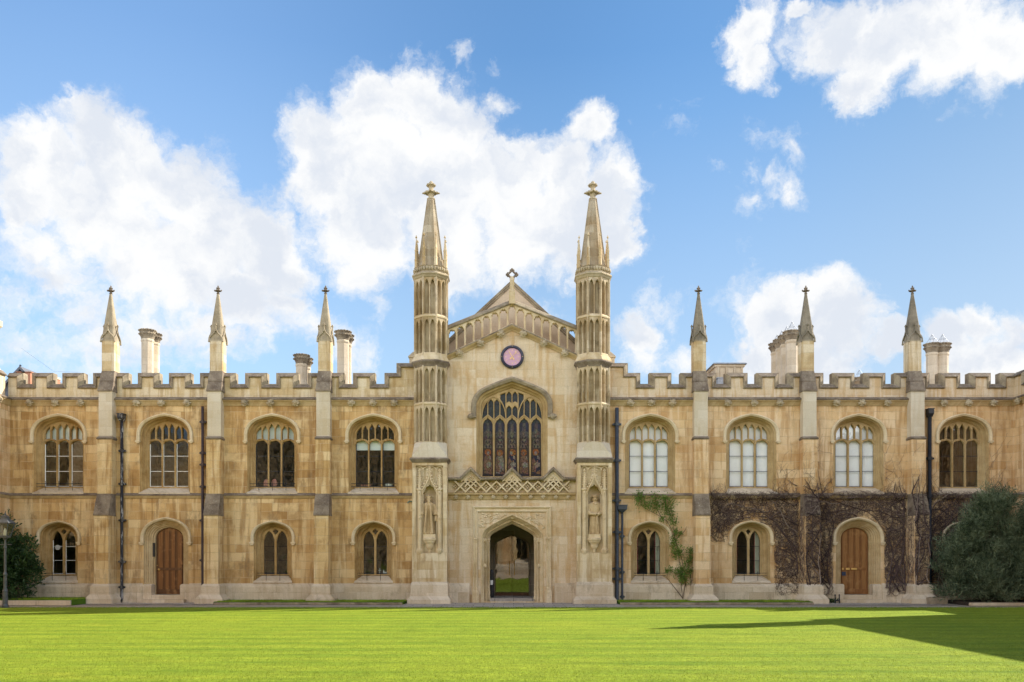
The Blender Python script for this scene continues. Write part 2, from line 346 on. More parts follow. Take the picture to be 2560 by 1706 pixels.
def b_lawn(n):
    p = wpos(n); x, y, z = n.sep(p)
    wob = n.math('MULTIPLY_ADD', n.noise(p, 0.6, 3), 0.5, -0.25)
    yy = n.math('ADD', y, wob)
    s = n.math('SINE', n.math('MULTIPLY', yy, 2 * math.pi / 1.06))
    s2 = n.math('SINE', n.math('MULTIPLY', n.math('ADD', yy, n.math('MULTIPLY', x, 0.04)), 2 * math.pi / 0.37))
    stripe = n.math('ADD', n.math('MULTIPLY', s, 0.62), n.math('MULTIPLY', s2, 0.30))
    stripe = n.math('ADD', stripe, n.mrange(n.noise(n.vmath('MULTIPLY', p, (0.35, 1.6, 1)), 1.0, 5, 0.6), 0.3, 0.7, -0.8, 0.8))
    t = n.mrange(stripe, -1.1, 1.1)
    col = n.mix(t, (0.138, 0.212, 0.015), (0.240, 0.292, 0.023))
    big = n.noise(p, 0.16, 4, 0.6)
    col = n.mix(n.math('MULTIPLY', n.mrange(big, 0.45, 0.68, 0, 1, True), 0.6), col, (0.245, 0.29, 0.022))
    patch = n.noise(n.vmath('MULTIPLY', p, (0.6, 1.3, 1)), 0.9, 6, 0.65)
    col = n.mix(n.math('MULTIPLY', n.mrange(patch, 0.55, 0.70, 0, 1, True), 0.55), col, (0.27, 0.285, 0.024))
    blade = n.noise(n.vmath('MULTIPLY', p, (1, 0.55, 1)), 70, 4, 0.75)
    tuft = n.noise(n.vmath('MULTIPLY', p, (1, 0.6, 1)), 17, 4, 0.7)
    col = n.mix(1.0, col, n.ramp(blade, [(0.30, 0.66), (0.5, 1.0), (0.68, 1.32)]), 'MULTIPLY')
    col = n.mix(1.0, col, n.ramp(tuft, [(0.30, 0.80), (0.5, 1.0), (0.70, 1.16)]), 'MULTIPLY')
    sward = n.noise(n.vmath('MULTIPLY', p, (1, 0.22, 1)), 26, 4, 0.7)
    col = n.mix(1.0, col, n.ramp(sward, [(0.32, 0.82), (0.5, 1.0), (0.68, 1.17)]), 'MULTIPLY')
    sward2 = n.noise(n.vmath('MULTIPLY', p, (0.5, 0.9, 1)), 3.2, 5, 0.65)
    col = n.mix(1.0, col, n.ramp(sward2, [(0.32, 0.84), (0.5, 1.0), (0.68, 1.12)]), 'MULTIPLY')
    h = n.math('ADD', n.math('MULTIPLY', blade, 0.7), n.math('MULTIPLY', tuft, 0.8))
    return principled(n, col, 0.9, 0, 0.10, bump(n, h, 0.4, 0.02))
mat('lawn_grass', b_lawn)
def b_verge(n):
    p = wpos(n)
    col = n.mix(n.noise(p, 1.2, 5, 0.6), (0.055, 0.135, 0.012), (0.105, 0.19, 0.020))
    f = n.noise(p, 45, 4, 0.75)
    col = n.mix(1.0, col, n.ramp(f, [(0.30, 0.55), (0.5, 1.0), (0.68, 1.4)]), 'MULTIPLY')
    return principled(n, col, 0.9, 0, 0.1, bump(n, f, 0.9, 0.03))
mat('verge_grass', b_verge)
simple('grass_blade', (0.19, 0.27, 0.02), 0.7, spec=0.2, var=0.5, scale=1.7)
simple('grass_blade_pale', (0.29, 0.34, 0.03), 0.7, spec=0.2, var=0.4, scale=1.7)
def b_path(n):
    p = wpos(n)
    a = n.noise(p, 0.9, 5, 0.6); f = n.noise(p, 60, 4, 0.8); g = n.noise(n.vmath('MULTIPLY', p, (0.5, 2.0, 1)), 1.1, 5, 0.6)
    col = n.mix(a, (0.33, 0.27, 0.215), (0.48, 0.405, 0.325))
    col = n.mix(n.math('MULTIPLY', n.mrange(g, 0.5, 0.66, 0, 1, True), 0.6), col, (0.30, 0.22, 0.155))
    col = n.mix(1.0, col, n.ramp(f, [(0.3, 0.65), (0.7, 1.3)]), 'MULTIPLY')
    return principled(n, col, 0.9, 0, 0.2, bump(n, f, 0.6, 0.01))
mat('path_tarmac', b_path)
def b_gravel(n):
    p = wpos(n)
    v = n.node('ShaderNodeTexVoronoi'); n.put(v.inputs['Vector'], p); v.inputs['Scale'].default_value = 38
    col = n.mix(1.0, (0.52, 0.45, 0.37), n.ramp(n.sep(v.outputs['Color'])[0], [(0, 0.45), (1, 1.5)]), 'MULTIPLY')
    return principled(n, col, 0.9, 0, 0.2, bump(n, v.outputs['Distance'], 1.0, 0.02))
mat('pea_gravel', b_gravel)
def b_flag(n):
    p = wpos(n)
    b = n.node('ShaderNodeTexBrick'); n.put(b.inputs['Vector'], n.vmath('ADD', p, (0.3, 0.05, 0)))
    b.inputs['Scale'].default_value = 1; b.inputs['Brick Width'].default_value = 0.72; b.inputs['Row Height'].default_value = 0.62; b.inputs['Mortar Size'].default_value = 0.010
    b.inputs['Color1'].default_value = (0.30, 0.265, 0.23, 1); b.inputs['Color2'].default_value = (0.43, 0.375, 0.32, 1); b.inputs['Mortar'].default_value = (0.07, 0.065, 0.055, 1)
    f = n.noise(p, 9, 6, 0.7)
    col = n.mix(1.0, b.outputs['Color'], n.ramp(f, [(0.3, 0.75), (0.7, 1.25)]), 'MULTIPLY')
    return principled(n, col, 0.85, 0, 0.25, bump(n, n.math('SUBTRACT', f, b.outputs['Fac']), 0.4, 0.01))
mat('flagstone', b_flag)
def leaf(name, c1, c2, rough=0.45, trans=0.25):
    def b(n):
        p = wpos(n)
        ri = n.node('ShaderNodeNewGeometry').outputs['Random Per Island']
        col = n.mix(n.math('ADD', n.math('MULTIPLY', ri, 0.45), n.mrange(n.noise(p, 2.6, 4), 0.35, 0.65, -0.12, 0.55), clamp=True), c1, c2)
        pr = principled(n, col, rough, 0, 0.4)
        tr = n.node('ShaderNodeBsdfTranslucent'); n.put(tr.inputs[0], col)
        mx = n.node('ShaderNodeMixShader'); mx.inputs[0].default_value = trans
        n.l.new(pr, mx.inputs[1]); n.l.new(tr.outputs[0], mx.inputs[2])
        return mx.outputs[0]
    return mat(name, b)
leaf('laurel_leaf', (0.018, 0.045, 0.016), (0.065, 0.13, 0.035))
leaf('grey_green_leaf', (0.022, 0.052, 0.020), (0.25, 0.295, 0.17), 0.6)
leaf('lawn_blade', (0.14, 0.21, 0.015), (0.30, 0.34, 0.03), 0.7, 0.5)
leaf('rose_leaf', (0.075, 0.16, 0.025), (0.21, 0.30, 0.06), 0.6, 0.35)
simple('bark', (0.12, 0.085, 0.06), 0.9)
def b_twig(n):
    ri = n.node('ShaderNodeNewGeometry').outputs['Random Per Island']
    col = n.ramp(ri, [(0.0, (0.050, 0.034, 0.034)), (0.55, (0.105, 0.072, 0.066)), (0.85, (0.19, 0.14, 0.115)), (1.0, (0.32, 0.25, 0.20))])
    return principled(n, col, 0.9, 0, 0.1)
mat('creeper_twig', b_twig)


# ------------------------------------------------------------------ mesh helpers
class MB:
    def __init__(s): s.v = []; s.f = []; s.mi = []; s.cur = 0
    def add(s, vs, fs):
        o = len(s.v); s.v.extend(vs)
        for f in fs: s.f.append(tuple(i + o for i in f)); s.mi.append(s.cur)
    def box(s, x0, x1, y0, y1, z0, z1):
        s.frustum((x0, x1, y0, y1, z0), (x0, x1, y0, y1, z1))
    def frustum(s, a, b):                              # two rectangles (x0,x1,y0,y1,z)
        vs = []
        for x0, x1, y0, y1, z in (a, b): vs += [(x0, y0, z), (x1, y0, z), (x1, y1, z), (x0, y1, z)]
        s.add(vs, [(3, 2, 1, 0), (4, 5, 6, 7), (0, 1, 5, 4), (1, 2, 6, 5), (2, 3, 7, 6), (3, 0, 4, 7)])
    def prism_x(s, prof, x0, x1):                      # profile of (y,z) run along x
        n = len(prof)
        s.add([(x0, y, z) for y, z in prof] + [(x1, y, z) for y, z in prof],
              [tuple(range(n))[::-1], tuple(range(n, 2 * n))] + [(i, (i + 1) % n, n + (i + 1) % n, n + i) for i in range(n)])
    def prism_y(s, prof, y0, y1):                      # profile of (x,z) run along y
        n = len(prof)
        s.add([(x, y0, z) for x, z in prof] + [(x, y1, z) for x, z in prof],
              [tuple(range(n)), tuple(range(n, 2 * n))[::-1]] + [(i, n + i, n + (i + 1) % n, (i + 1) % n) for i in range(n)])
    def face(s, pts3): s.add(pts3, [tuple(range(len(pts3)))])
    def rings(s, rings, closed=True, cap0=False, cap1=False):
        n = len(rings[0]); vs = [p for r in rings for p in r]; fs = []
        for k in range(len(rings) - 1):
            for i in range(n if closed else n - 1):
                j = (i + 1) % n
                fs.append((k * n + i, k * n + j, (k + 1) * n + j, (k + 1) * n + i))
        if cap0: fs.append(tuple(range(n))[::-1])
        if cap1: fs.append(tuple((len(rings) - 1) * n + i for i in range(n)))
        s.add(vs, fs)
    def lathe(s, prof, c=(0, 0, 0), n=12, rot=0.0, cap=True, sx=1, sy=1):   # prof of (r,z)
        s.rings([[(c[0] + sx * r * math.cos(rot + 2 * math.pi * i / n), c[1] + sy * r * math.sin(rot + 2 * math.pi * i / n), c[2] + z) for i in range(n)] for r, z in prof], True, cap, cap)
    def tube(s, pts, r, n=6, r1=None):
        pts = [Vector(p) for p in pts]; rs = []
        for i, p in enumerate(pts):
            t = (pts[min(i + 1, len(pts) - 1)] - pts[max(i - 1, 0)])
            if t.length < 1e-9: t = Vector((0, 0, 1))
            t.normalize()
            up = Vector((0, 1, 0)) if abs(t.y) < 0.9 else Vector((1, 0, 0))
            a = t.cross(up).normalized(); b = t.cross(a)
            rr = r if r1 is None else r + (r1 - r) * i / max(1, len(pts) - 1)
            rs.append([tuple(p + a * (rr * math.cos(2 * math.pi * k / n)) + b * (rr * math.sin(2 * math.pi * k / n))) for k in range(n)])
        s.rings(rs, True, True, True)
    def blob(s, c, r, seed=0, amp=0.3, sub=2, fr=2.0):
        vs, fs = ico(sub); out = []
        rx, ry, rz = (r, r, r) if not hasattr(r, '__len__') else r
        for q in vs:
            k = 1 + amp * mnoise.noise(Vector(q) * fr + Vector((seed * 3.7, seed * 1.3, seed)))
            out.append((c[0] + q[0] * rx * k, c[1] + q[1] * ry * k, c[2] + q[2] * rz * k))
        s.add(out, fs)
    def plate(s, outer, holes, y, y_back=None, ch=0.0, ych=0.0, rim=True):
        """sheet in the xz plane with holes; with y_back the holes get walls that start ch wider at y and narrow to the hole at y+ych"""
        fh = [offset_poly(h, ch) for h in holes] if ch else holes
        polys = [[Vector((p[0], p[1], 0)) for p in q] for q in [outer] + fh]
        flat = [p for q in polys for p in q]
        s.add([(p.x, y, p.y) for p in flat], [tuple(t) for t in tessellate_polygon(polys)])
        if y_back is not None:
            for h, g in zip(holes, fh):
                rg = [[(p[0], y, p[1]) for p in g]]
                if ch: rg.append([(p[0], y + ych, p[1]) for p in h])
                rg.append([(p[0], y_back, p[1]) for p in h])
                s.rings(rg)
            if rim: s.rings([[(p[0], y, p[1]) for p in outer], [(p[0], y_back, p[1]) for p in outer]])
    def loft(s, curves):                               # list of (xz-polyline, y), open
        s.rings([[(p[0], y, p[1]) for p in c] for c, y in curves], closed=False)
    def build(s, name, m, parent=None, org=None, smooth=False):
        me = bpy.data.meshes.new(name); me.from_pydata(s.v, [], s.f)
        ms = m if isinstance(m, (list, tuple)) else [m]
        for q in ms: me.materials.append(M[q])
        if len(ms) > 1: me.polygons.foreach_set('material_index', s.mi)
        if smooth: me.polygons.foreach_set('use_smooth', [True] * len(me.polygons))
        me.update()
        o = bpy.data.objects.new(name, me); COL.objects.link(o)
        if parent is not None: o.parent = parent
        if org is not None: o.location = org
        return o
_ico = {}
def ico(sub):
    if sub not in _ico:
        b = bmesh.new(); bmesh.ops.create_icosphere(b, subdivisions=sub, radius=1)
        _ico[sub] = ([tuple(v.co) for v in b.verts], [tuple(v.index for v in f.verts) for f in b.faces]); b.free()
    return _ico[sub]
def area2(p): return sum(p[i - 1][0] * p[i][1] - p[i][0] * p[i - 1][1] for i in range(len(p))) / 2
def offset_poly(p, d):
    n = len(p); sg = 1 if area2(p) > 0 else -1; out = []
    for i in range(n):
        a, b, c = Vector(p[i - 1]), Vector(p[i]), Vector(p[(i + 1) % n])
        e1, e2 = (b - a), (c - b)
        if e1.length < 1e-9 or e2.length < 1e-9: out.append(tuple(b)); continue
        e1.normalize(); e2.normalize()
        n1 = Vector((e1.y, -e1.x)) * sg; n2 = Vector((e2.y, -e2.x)) * sg
        m = n1 + n2; L = m.length
        if L < 1e-6: out.append(tuple(b)); continue
        m /= L; k = min(1.8, 1 / max(0.3, m.dot(n1)))
        out.append(tuple(b + m * d * k))
    return out
def offset_line(p, d):                                 # open polyline, to the right of its course
    out = []
    for i in range(len(p)):
        b = Vector(p[i]); ns = []
        if i > 0: e = (b - Vector(p[i - 1])).normalized(); ns.append(Vector((e.y, -e.x)))
        if i < len(p) - 1: e = (Vector(p[i + 1]) - b).normalized(); ns.append(Vector((e.y, -e.x)))
        m = sum(ns, Vector((0, 0))); m.normalize()
        out.append(tuple(b + m * d / max(0.3, m.dot(ns[0]))))
    return out

_arch = {}
def arch_half(w, rise, es=0.11, th=64, n=15):           # right half of a four-centred arch, spring (w,0) to apex (0,rise); es = slope at the apex
    key = (round(w, 4), round(rise, 4), es, th, n)
    if key in _arch: return _arch[key]
    t, ph = R(th), math.pi / 2 - math.atan(es)
    a, b, c, d = 1 - math.cos(t), math.cos(t) - math.cos(ph), math.sin(t), math.sin(ph) - math.sin(t)
    det = a * d - b * c
    r1, r2 = (w * d - b * rise) / det, (a * rise - c * w) / det
    cx, cz = w - r1 + (r1 - r2) * math.cos(t), (r1 - r2) * math.sin(t)
    m = 7
    pts = [(w - r1 + r1 * math.cos(t * i / m), r1 * math.sin(t * i / m)) for i in range(m + 1)]
    pts += [(cx + r2 * math.cos(t + (ph - t) * i / (n - m - 1)), cz + r2 * math.sin(t + (ph - t) * i / (n - m - 1))) for i in range(1, n - m)]
    pts[-1] = (0.0, rise)
    _arch[key] = pts
    return pts
def arch(w, spring, rise, base, **kw):                 # open path from left foot over the apex to right foot
    h = arch_half(w, rise, **kw)
    right = [(x, spring + z) for x, z in h]
    left = [(-x, z) for x, z in right]
    p = left + right[::-1][1:]
    if base is not None: p = [(-w, base)] + p + [(w, base)]
    return p
def arch_z(w, spring, rise, x, **kw):
    h = arch_half(w, rise, **kw); x = abs(x)
    for (x0, z0), (x1, z1) in zip(h, h[1:]):
        if x1 <= x <= x0: return spring + z0 + (z1 - z0) * (x0 - x) / max(1e-9, x0 - x1)
    return spring
def interp(pts, x):
    for (a, b), (c, d) in zip(pts, pts[1:]):
        if a <= x <= c: return b + (d - b) * (x - a) / max(1e-9, c - a)
    return pts[-1][1] if x > pts[-1][0] else pts[0][1]

def thing(name, label, cat, loc=(0, 0, 0), rz=0, group=None):
    o = bpy.data.objects.new(name, None); COL.objects.link(o)
    o.location = loc; o.rotation_euler = (0, 0, rz); o.empty_display_size = 0.3
    tag(o, label, cat, group); return o
def tag(o, label=None, cat=None, group=None, kind=None):
    for k, v in (('label', label), ('category', cat), ('group', group), ('kind', kind)):
        if v: o[k] = v
    return o
def tree_copy(o, parent=None, loc=None):
    c = o.copy(); COL.objects.link(c)
    if parent is not None: c.parent = parent
    if loc is not None: c.location = loc
    for ch in [q for q in bpy.data.objects if q.parent == o]: tree_copy(ch, c)
    return c
def PX(px, y=0.0): return (px - 1280) * (D + y) / F
def PZ(row, y=0.0): return EYE + (HOR - row) * (D + y) / F


# ------------------------------------------------------------------ parts of the ranges
CACHE = {}
def part(name, key, fn, m, parent, loc=(0, 0, 0), smooth=False):
    """one mesh object under PARENT; meshes of the same KEY are shared"""
    if key is None or key not in CACHE:
        mb = MB(); fn(mb); o = mb.build(name, m, parent, loc, smooth)
        if key is not None: CACHE[key] = o.data
        return o
    o = bpy.data.objects.new(name, CACHE[key]); COL.objects.link(o); o.parent = parent; o.location = loc
    return o

# --- upper window: three lights under six tracery lights, x = 0 at its middle, z in world heights
UW = dict(spring=6.27, base=4.18)
UWS = 6.42
def uw_rise(w): return 0.545 + (w - 0.745) * 0.83
def uw_arch(w, base): return arch(w, UWS, uw_rise(w), base)
def uwz(x): return arch_z(0.74, UWS, uw_rise(0.74), x)
def upper_frame(mb):
    seq = [(0.965, 0.0), (0.945, 0.015), (0.93, 0.06), (0.905, 0.065), (0.895, 0.14), (0.875, 0.21), (0.845, 0.25), (0.825, 0.25), (0.815, 0.29), (0.79, 0.33), (0.785, 0.38)]
    mb.loft([(uw_arch(w, 4.19 + 0.62 * y), y) for w, y in seq])
def upper_sill(mb):
    mb.add([(-0.98, -0.07, 4.16), (0.98, -0.07, 4.16), (0.98, -0.07, 4.20), (-0.98, -0.07, 4.20), (-0.79, 0.38, 4.43), (0.79, 0.38, 4.43), (-0.97, 0.0, 4.23), (0.97, 0.0, 4.23)],
           [(0, 1, 2, 3), (3, 2, 7, 6), (6, 7, 5, 4)])
def upper_tracery(mb):
    out = uw_arch(0.79, 4.42)
    holes = []
    mull = [(-0.750, -0.282), (-0.218, 0.218), (0.282, 0.750)]
    for a, b in mull:
        c, h = (a + b) / 2, (b - a) / 2
        pts = [(a, 4.47), (b, 4.47)]
        head = []
        for k in range(13):
            t = math.pi * k / 12
            cusp = -0.020 * abs(math.sin(2.5 * t)) if 0 < k < 12 else 0
            head.append((c + (h + cusp) * math.cos(t), 6.10 + 0.165 * math.sin(t) ** 0.85 + cusp))
        holes.append(pts + head)
    edges = [-0.725, -0.535, -0.465, -0.285, -0.215, -0.032]
    for a, b in [(-0.725, -0.526), (-0.476, -0.276), (-0.224, -0.024), (0.024, 0.224), (0.276, 0.476), (0.526, 0.725)]:
        c, h = (a + b) / 2, (b - a) / 2
        up, lo = [], []
        for k in range(9):
            x = a + (b - a) * k / 8; q = abs(x - c) / h
            zt = uwz(x) - 0.025
            own = uwz(c) - 0.055 - 0.17 * q ** 1.6 - (0.02 * math.sin(q * math.pi))
            zt = min(zt, own) if abs(c) < 0.6 else zt
            li = min(mull, key=lambda m_: abs((m_[0] + m_[1]) / 2 - x)); lc, lh = (li[0] + li[1]) / 2, (li[1] - li[0]) / 2
            qq = min(1, abs(x - lc) / lh); zb = 6.10 + 0.165 * max(0, 1 - qq * qq) ** 0.42 + 0.062
            if zt > zb + 0.015: up.append((x, zt)); lo.append((x, zb))
        if len(up) > 2: holes.append(lo + up[::-1])
    mb.plate(out, holes, 0.345, 0.475, 0.012, 0.05)
    # arched transom moulding, proud of the plate
    for a, b in mull:
        c, h = (a + b) / 2, (b - a) / 2 + 0.035
        mb.tube([(c + h * math.cos(math.pi * k / 12), 0.342, 6.105 + 0.205 * math.sin(math.pi * k / 12) ** 0.85) for k in range(13)], 0.020, 5)
def upper_hood(mb):
    mb.rings([[(p[0], y, p[1]) for p in uw_arch(w, 6.20)] for w, y in [(0.955, 0.0), (0.965, -0.055), (1.0, -0.075), (1.03, -0.10), (1.065, -0.09), (1.085, -0.03), (1.085, 0.005)]], closed=False)
    for s in (-1, 1):
        mb.box(s * 1.02 - 0.085, s * 1.02 + 0.085, -0.11, 0.0, 6.145, 6.20)
        mb.box(s * 1.02 - 0.055, s * 1.02 + 0.055, -0.085, 0.0, 6.095, 6.143)
def pane_upper(mb):
    p = uw_arch(0.775, 4.44); mb.plate(p, [], 0.445)
def bars_upper(mb):
    for c in (-0.5185, 0, 0.5185):
        for z in (4.49, 5.07, 5.66): mb.box(c - 0.225, c + 0.225, 0.422, 0.442, z - 0.010, z + 0.010)
        mb.box(c - 0.217 - 0.012, c - 0.217 + 0.012, 0.420, 0.441, 4.47, 6.12)
def rail_upper(mb):
    for z in (4.56, 4.44): mb.tube([(-0.86, 0.13, z + .0), (-0.86, 0.02, z), (0.86, 0.02, z), (0.86, 0.13, z)], 0.010, 4)
    for x in (-0.52, -0.0, 0.52): mb.tube([(x, 0.02, 4.66), (x, 0.02, 4.30)], 0.009, 4)
def upper_window(parent, x, bars='white_paint', blind=None, rail=True, hm='hood_stone', glass='old_glass', label=None, fm='tracery_stone'):
    f = part('window', 'uw_frame' + fm, upper_frame, fm, parent, (x, 0, 0))
    part('tracery', 'uw_trac' + fm, upper_tracery, fm, f)
    part('sill', 'uw_sill', upper_sill, 'plinth_stone', f)
    part('hood_mould', 'uw_hood', upper_hood, hm, f, smooth=False)
    part('pane', 'uw_pane' + glass, pane_upper, glass, f)
    part('glazing_bars', 'uw_bars' + bars, bars_upper, bars, f)
    if rail: part('sill_rail', 'uw_rail', rail_upper, 'black_iron', f)
    if blind:
        z0, z1 = blind
        def fn(mb):
            for c in (-0.5185, 0, 0.5185): mb.box(c - 0.25, c + 0.25, 0.53, 0.54, z0, z1)
        part('blind', 'blind%.2f%.2f' % blind, fn, 'white_blind', f)
    if label: f['label'] = label
    return f

# --- lower window: two lights with a quatrefoil
LWS = 2.50
def lw_rise(w): return 0.385 + (w - 0.45) * 0.64
def lw_arch(w, base): return arch(w, LWS, lw_rise(w), base)
def lower_frame(mb):
    seq = [(0.735, 0.0), (0.715, 0.015), (0.70, 0.06), (0.67, 0.065), (0.655, 0.15), (0.62, 0.24), (0.575, 0.28), (0.55, 0.28), (0.53, 0.33), (0.50, 0.36), (0.49, 0.41)]
    mb.loft([(lw_arch(w, 0.80 + 0.62 * y), y) for w, y in seq])
def lower_sill(mb):
    mb.add([(-0.75, -0.05, 0.76), (0.75, -0.05, 0.76), (0.735, 0.0, 0.83), (-0.735, 0.0, 0.83), (0.49, 0.41, 1.05), (-0.49, 0.41, 1.05)], [(0, 1, 2, 3), (3, 2, 4, 5)])
def lower_tracery(mb):
    out = lw_arch(0.495, 1.03); holes = []
    for s in (-1, 1):
        c, h = s * 0.248, 0.200
        pts = [(c - h, 1.08), (c + h, 1.08)]
        for k in range(13):
            t = k / 12; x = c + h - 2 * h * t; q = abs(2 * t - 1)
            z = 2.44 + 0.31 * (1 - q ** 1.9) - 0.016 * abs(math.sin(q * math.pi * 1.5))
            z = min(z, arch_z(0.45, LWS, lw_rise(0.45), x) - 0.035)
            pts.append((x, z))
        holes.append(pts)
    holes.append([(0, 2.62), (0.04, 2.665), (0.085, 2.715), (0.10, 2.755), (0.05, 2.785), (0, 2.83), (-0.05, 2.785), (-0.10, 2.755), (-0.085, 2.715), (-0.04, 2.665)])
    mb.plate(out, holes, 0.375, 0.50, 0.010, 0.05)
def lower_hood(mb):
    mb.rings([[(p[0], y, p[1]) for p in lw_arch(w, 2.32)] for w, y in [(0.725, 0.0), (0.735, -0.05), (0.77, -0.075), (0.80, -0.10), (0.835, -0.09), (0.85, -0.03), (0.85, 0.005)]], closed=False)
    for s in (-1, 1):
        mb.box(s * 0.79 - 0.085, s * 0.79 + 0.085, -0.11, 0.0, 2.26, 2.32)
        mb.box(s * 0.79 - 0.055, s * 0.79 + 0.055, -0.085, 0.0, 2.20, 2.258)
def pane_lower(mb): mb.plate(lw_arch(0.48, 1.05), [], 0.470)
def bars_lower(mb):
    for c in (-0.248, 0.248):
        for z in (1.10, 1.62, 2.16): mb.box(c - 0.21, c + 0.21, 0.446, 0.467, z - 0.008, z + 0.008)
        for s in (-1, 1): mb.box(c + s * 0.193 - 0.007, c + s * 0.193 + 0.007, 0.444, 0.466, 1.08, 2.40)
def rail_lower(mb):
    for z in (1.13, 1.03): mb.tube([(-0.60, 0.20, z), (-0.60, 0.03, z), (0.60, 0.03, z), (0.60, 0.20, z)], 0.009, 4)
    for x in (-0.26, 0.26): mb.tube([(x, 0.03, 1.2), (x, 0.03, 0.84)], 0.009, 4)
def lower_window(parent, x, bars='white_paint', hm='hood_stone', curtain=None, rail=True, label=None, fm='tracery_stone'):
    f = part('window', 'lw_frame' + fm, lower_frame, fm, parent, (x, 0, 0))
    part('tracery', 'lw_trac' + fm, lower_tracery, fm, f)
    part('sill', 'lw_sill', lower_sill, 'plinth_stone', f)
    part('hood_mould', 'lw_hood', lower_hood, hm, f)
    part('pane', 'lw_pane', pane_lower, 'old_glass', f)
    part('glazing_bars', 'lw_bars' + bars, bars_lower, bars, f)
    if rail: part('sill_rail', 'lw_rail', rail_lower, 'black_iron', f)
    if curtain:
        def fn(mb):
            mb.cur = 0
            for a, b in ((0.29, 0.47), (-0.47, -0.41)):
                pts = [(a + (b - a) * k / 24, 0.57 + 0.025 * math.sin(k * 1.9)) for k in range(25)]
                mb.rings([[(px, py, 1.05) for px, py in pts], [(px, py, 2.72) for px, py in pts]], closed=False)
            mb.cur = 1; mb.box(0.27, 0.29, 0.565, 0.58, 1.05, 2.7); mb.box(-0.41, -0.39, 0.565, 0.58, 1.05, 2.7)
        part('curtain', 'lw_curtain', fn, ['curtain_cloth', 'red_lining'], f)
    if label: f['label'] = label
    return f

# --- panelled door in a moulded arch
DRS = 2.46
def dr_rise(w): return 0.425 + (w - 0.52) * 0.86
def dr_arch(w, base): return arch(w, DRS, dr_rise(w), base)
def door_reveal(mb):
    seq = [(0.86, 0.0), (0.84, 0.02), (0.825, 0.06), (0.79, 0.07), (0.775, 0.11), (0.735, 0.12), (0.715, 0.17), (0.675, 0.18), (0.65, 0.23), (0.61, 0.24), (0.585, 0.30), (0.55, 0.31), (0.53, 0.37), (0.53, 0.44)]
    mb.loft([(dr_arch(w, 0.0), y) for w, y in seq])
def door_hood(mb):
    mb.rings([[(p[0], y, p[1]) for p in dr_arch(w, 2.32)] for w, y in [(0.85, 0.0), (0.86, -0.05), (0.895, -0.075), (0.925, -0.10), (0.96, -0.09), (0.975, -0.03), (0.975, 0.005)]], closed=False)
    for s in (-1, 1):
        mb.box(s * 0.915 - 0.09, s * 0.915 + 0.09, -0.11, 0.0, 2.26, 2.32)
        mb.box(s * 0.915 - 0.06, s * 0.915 + 0.06, -0.085, 0.0, 2.20, 2.258)
def door_leaf(mb):
    mb.prism_y(dr_arch(0.528, 0.32), 0.40, 0.45)
def door_moulds(mb):
    top = lambda x: arch_z(0.52, DRS, dr_rise(0.52), x)
    for x in (-0.47, -0.235, 0.0, 0.235, 0.47):
        for dx in ((-0.028, 0.028) if abs(x) < 0.4 else (0,)):
            mb.box(x + dx - 0.013, x + dx + 0.013, 0.375, 0.40, 0.50, top(x + dx) - 0.05)
    mb.box(-0.50, 0.50, 0.372, 0.40, 1.235, 1.34); mb.box(-0.525, 0.525, 0.378, 0.40, 0.325, 0.50)
    ar = arch(0.505, DRS, dr_rise(0.505), 0.5)
    for a, b in zip(ar, ar[1:]): mb.tube([(a[0], 0.392, a[1]), (b[0], 0.392, b[1])], 0.020, 4)
def door_step(mb):
    mb.box(-0.62, 0.62, 0.0, 0.5, 0.13, 0.30); mb.box(-0.80, 0.80, -0.32, 0.10, 0.0, 0.132)
def jamb_block(s):
    def fn(mb):
        mb.box(s * 0.72 - 0.17, s * 0.72 + 0.17, -0.04, 0.36, 0.0, 0.66)
        mb.add([(s * 0.72 - 0.17, -0.04, 0.66), (s * 0.72 + 0.17, -0.04, 0.66), (s * 0.72 + 0.17, 0.36, 0.66), (s * 0.72 - 0.17, 0.36, 0.66), (s * 0.72 - 0.15, 0.02, 0.71), (s * 0.72 + 0.15, 0.02, 0.71), (s * 0.72 + 0.15, 0.36, 0.71), (s * 0.72 - 0.15, 0.36, 0.71)],
               [(4, 5, 6, 7), (0, 1, 5, 4), (1, 2, 6, 5), (3, 0, 4, 7)])
    return fn
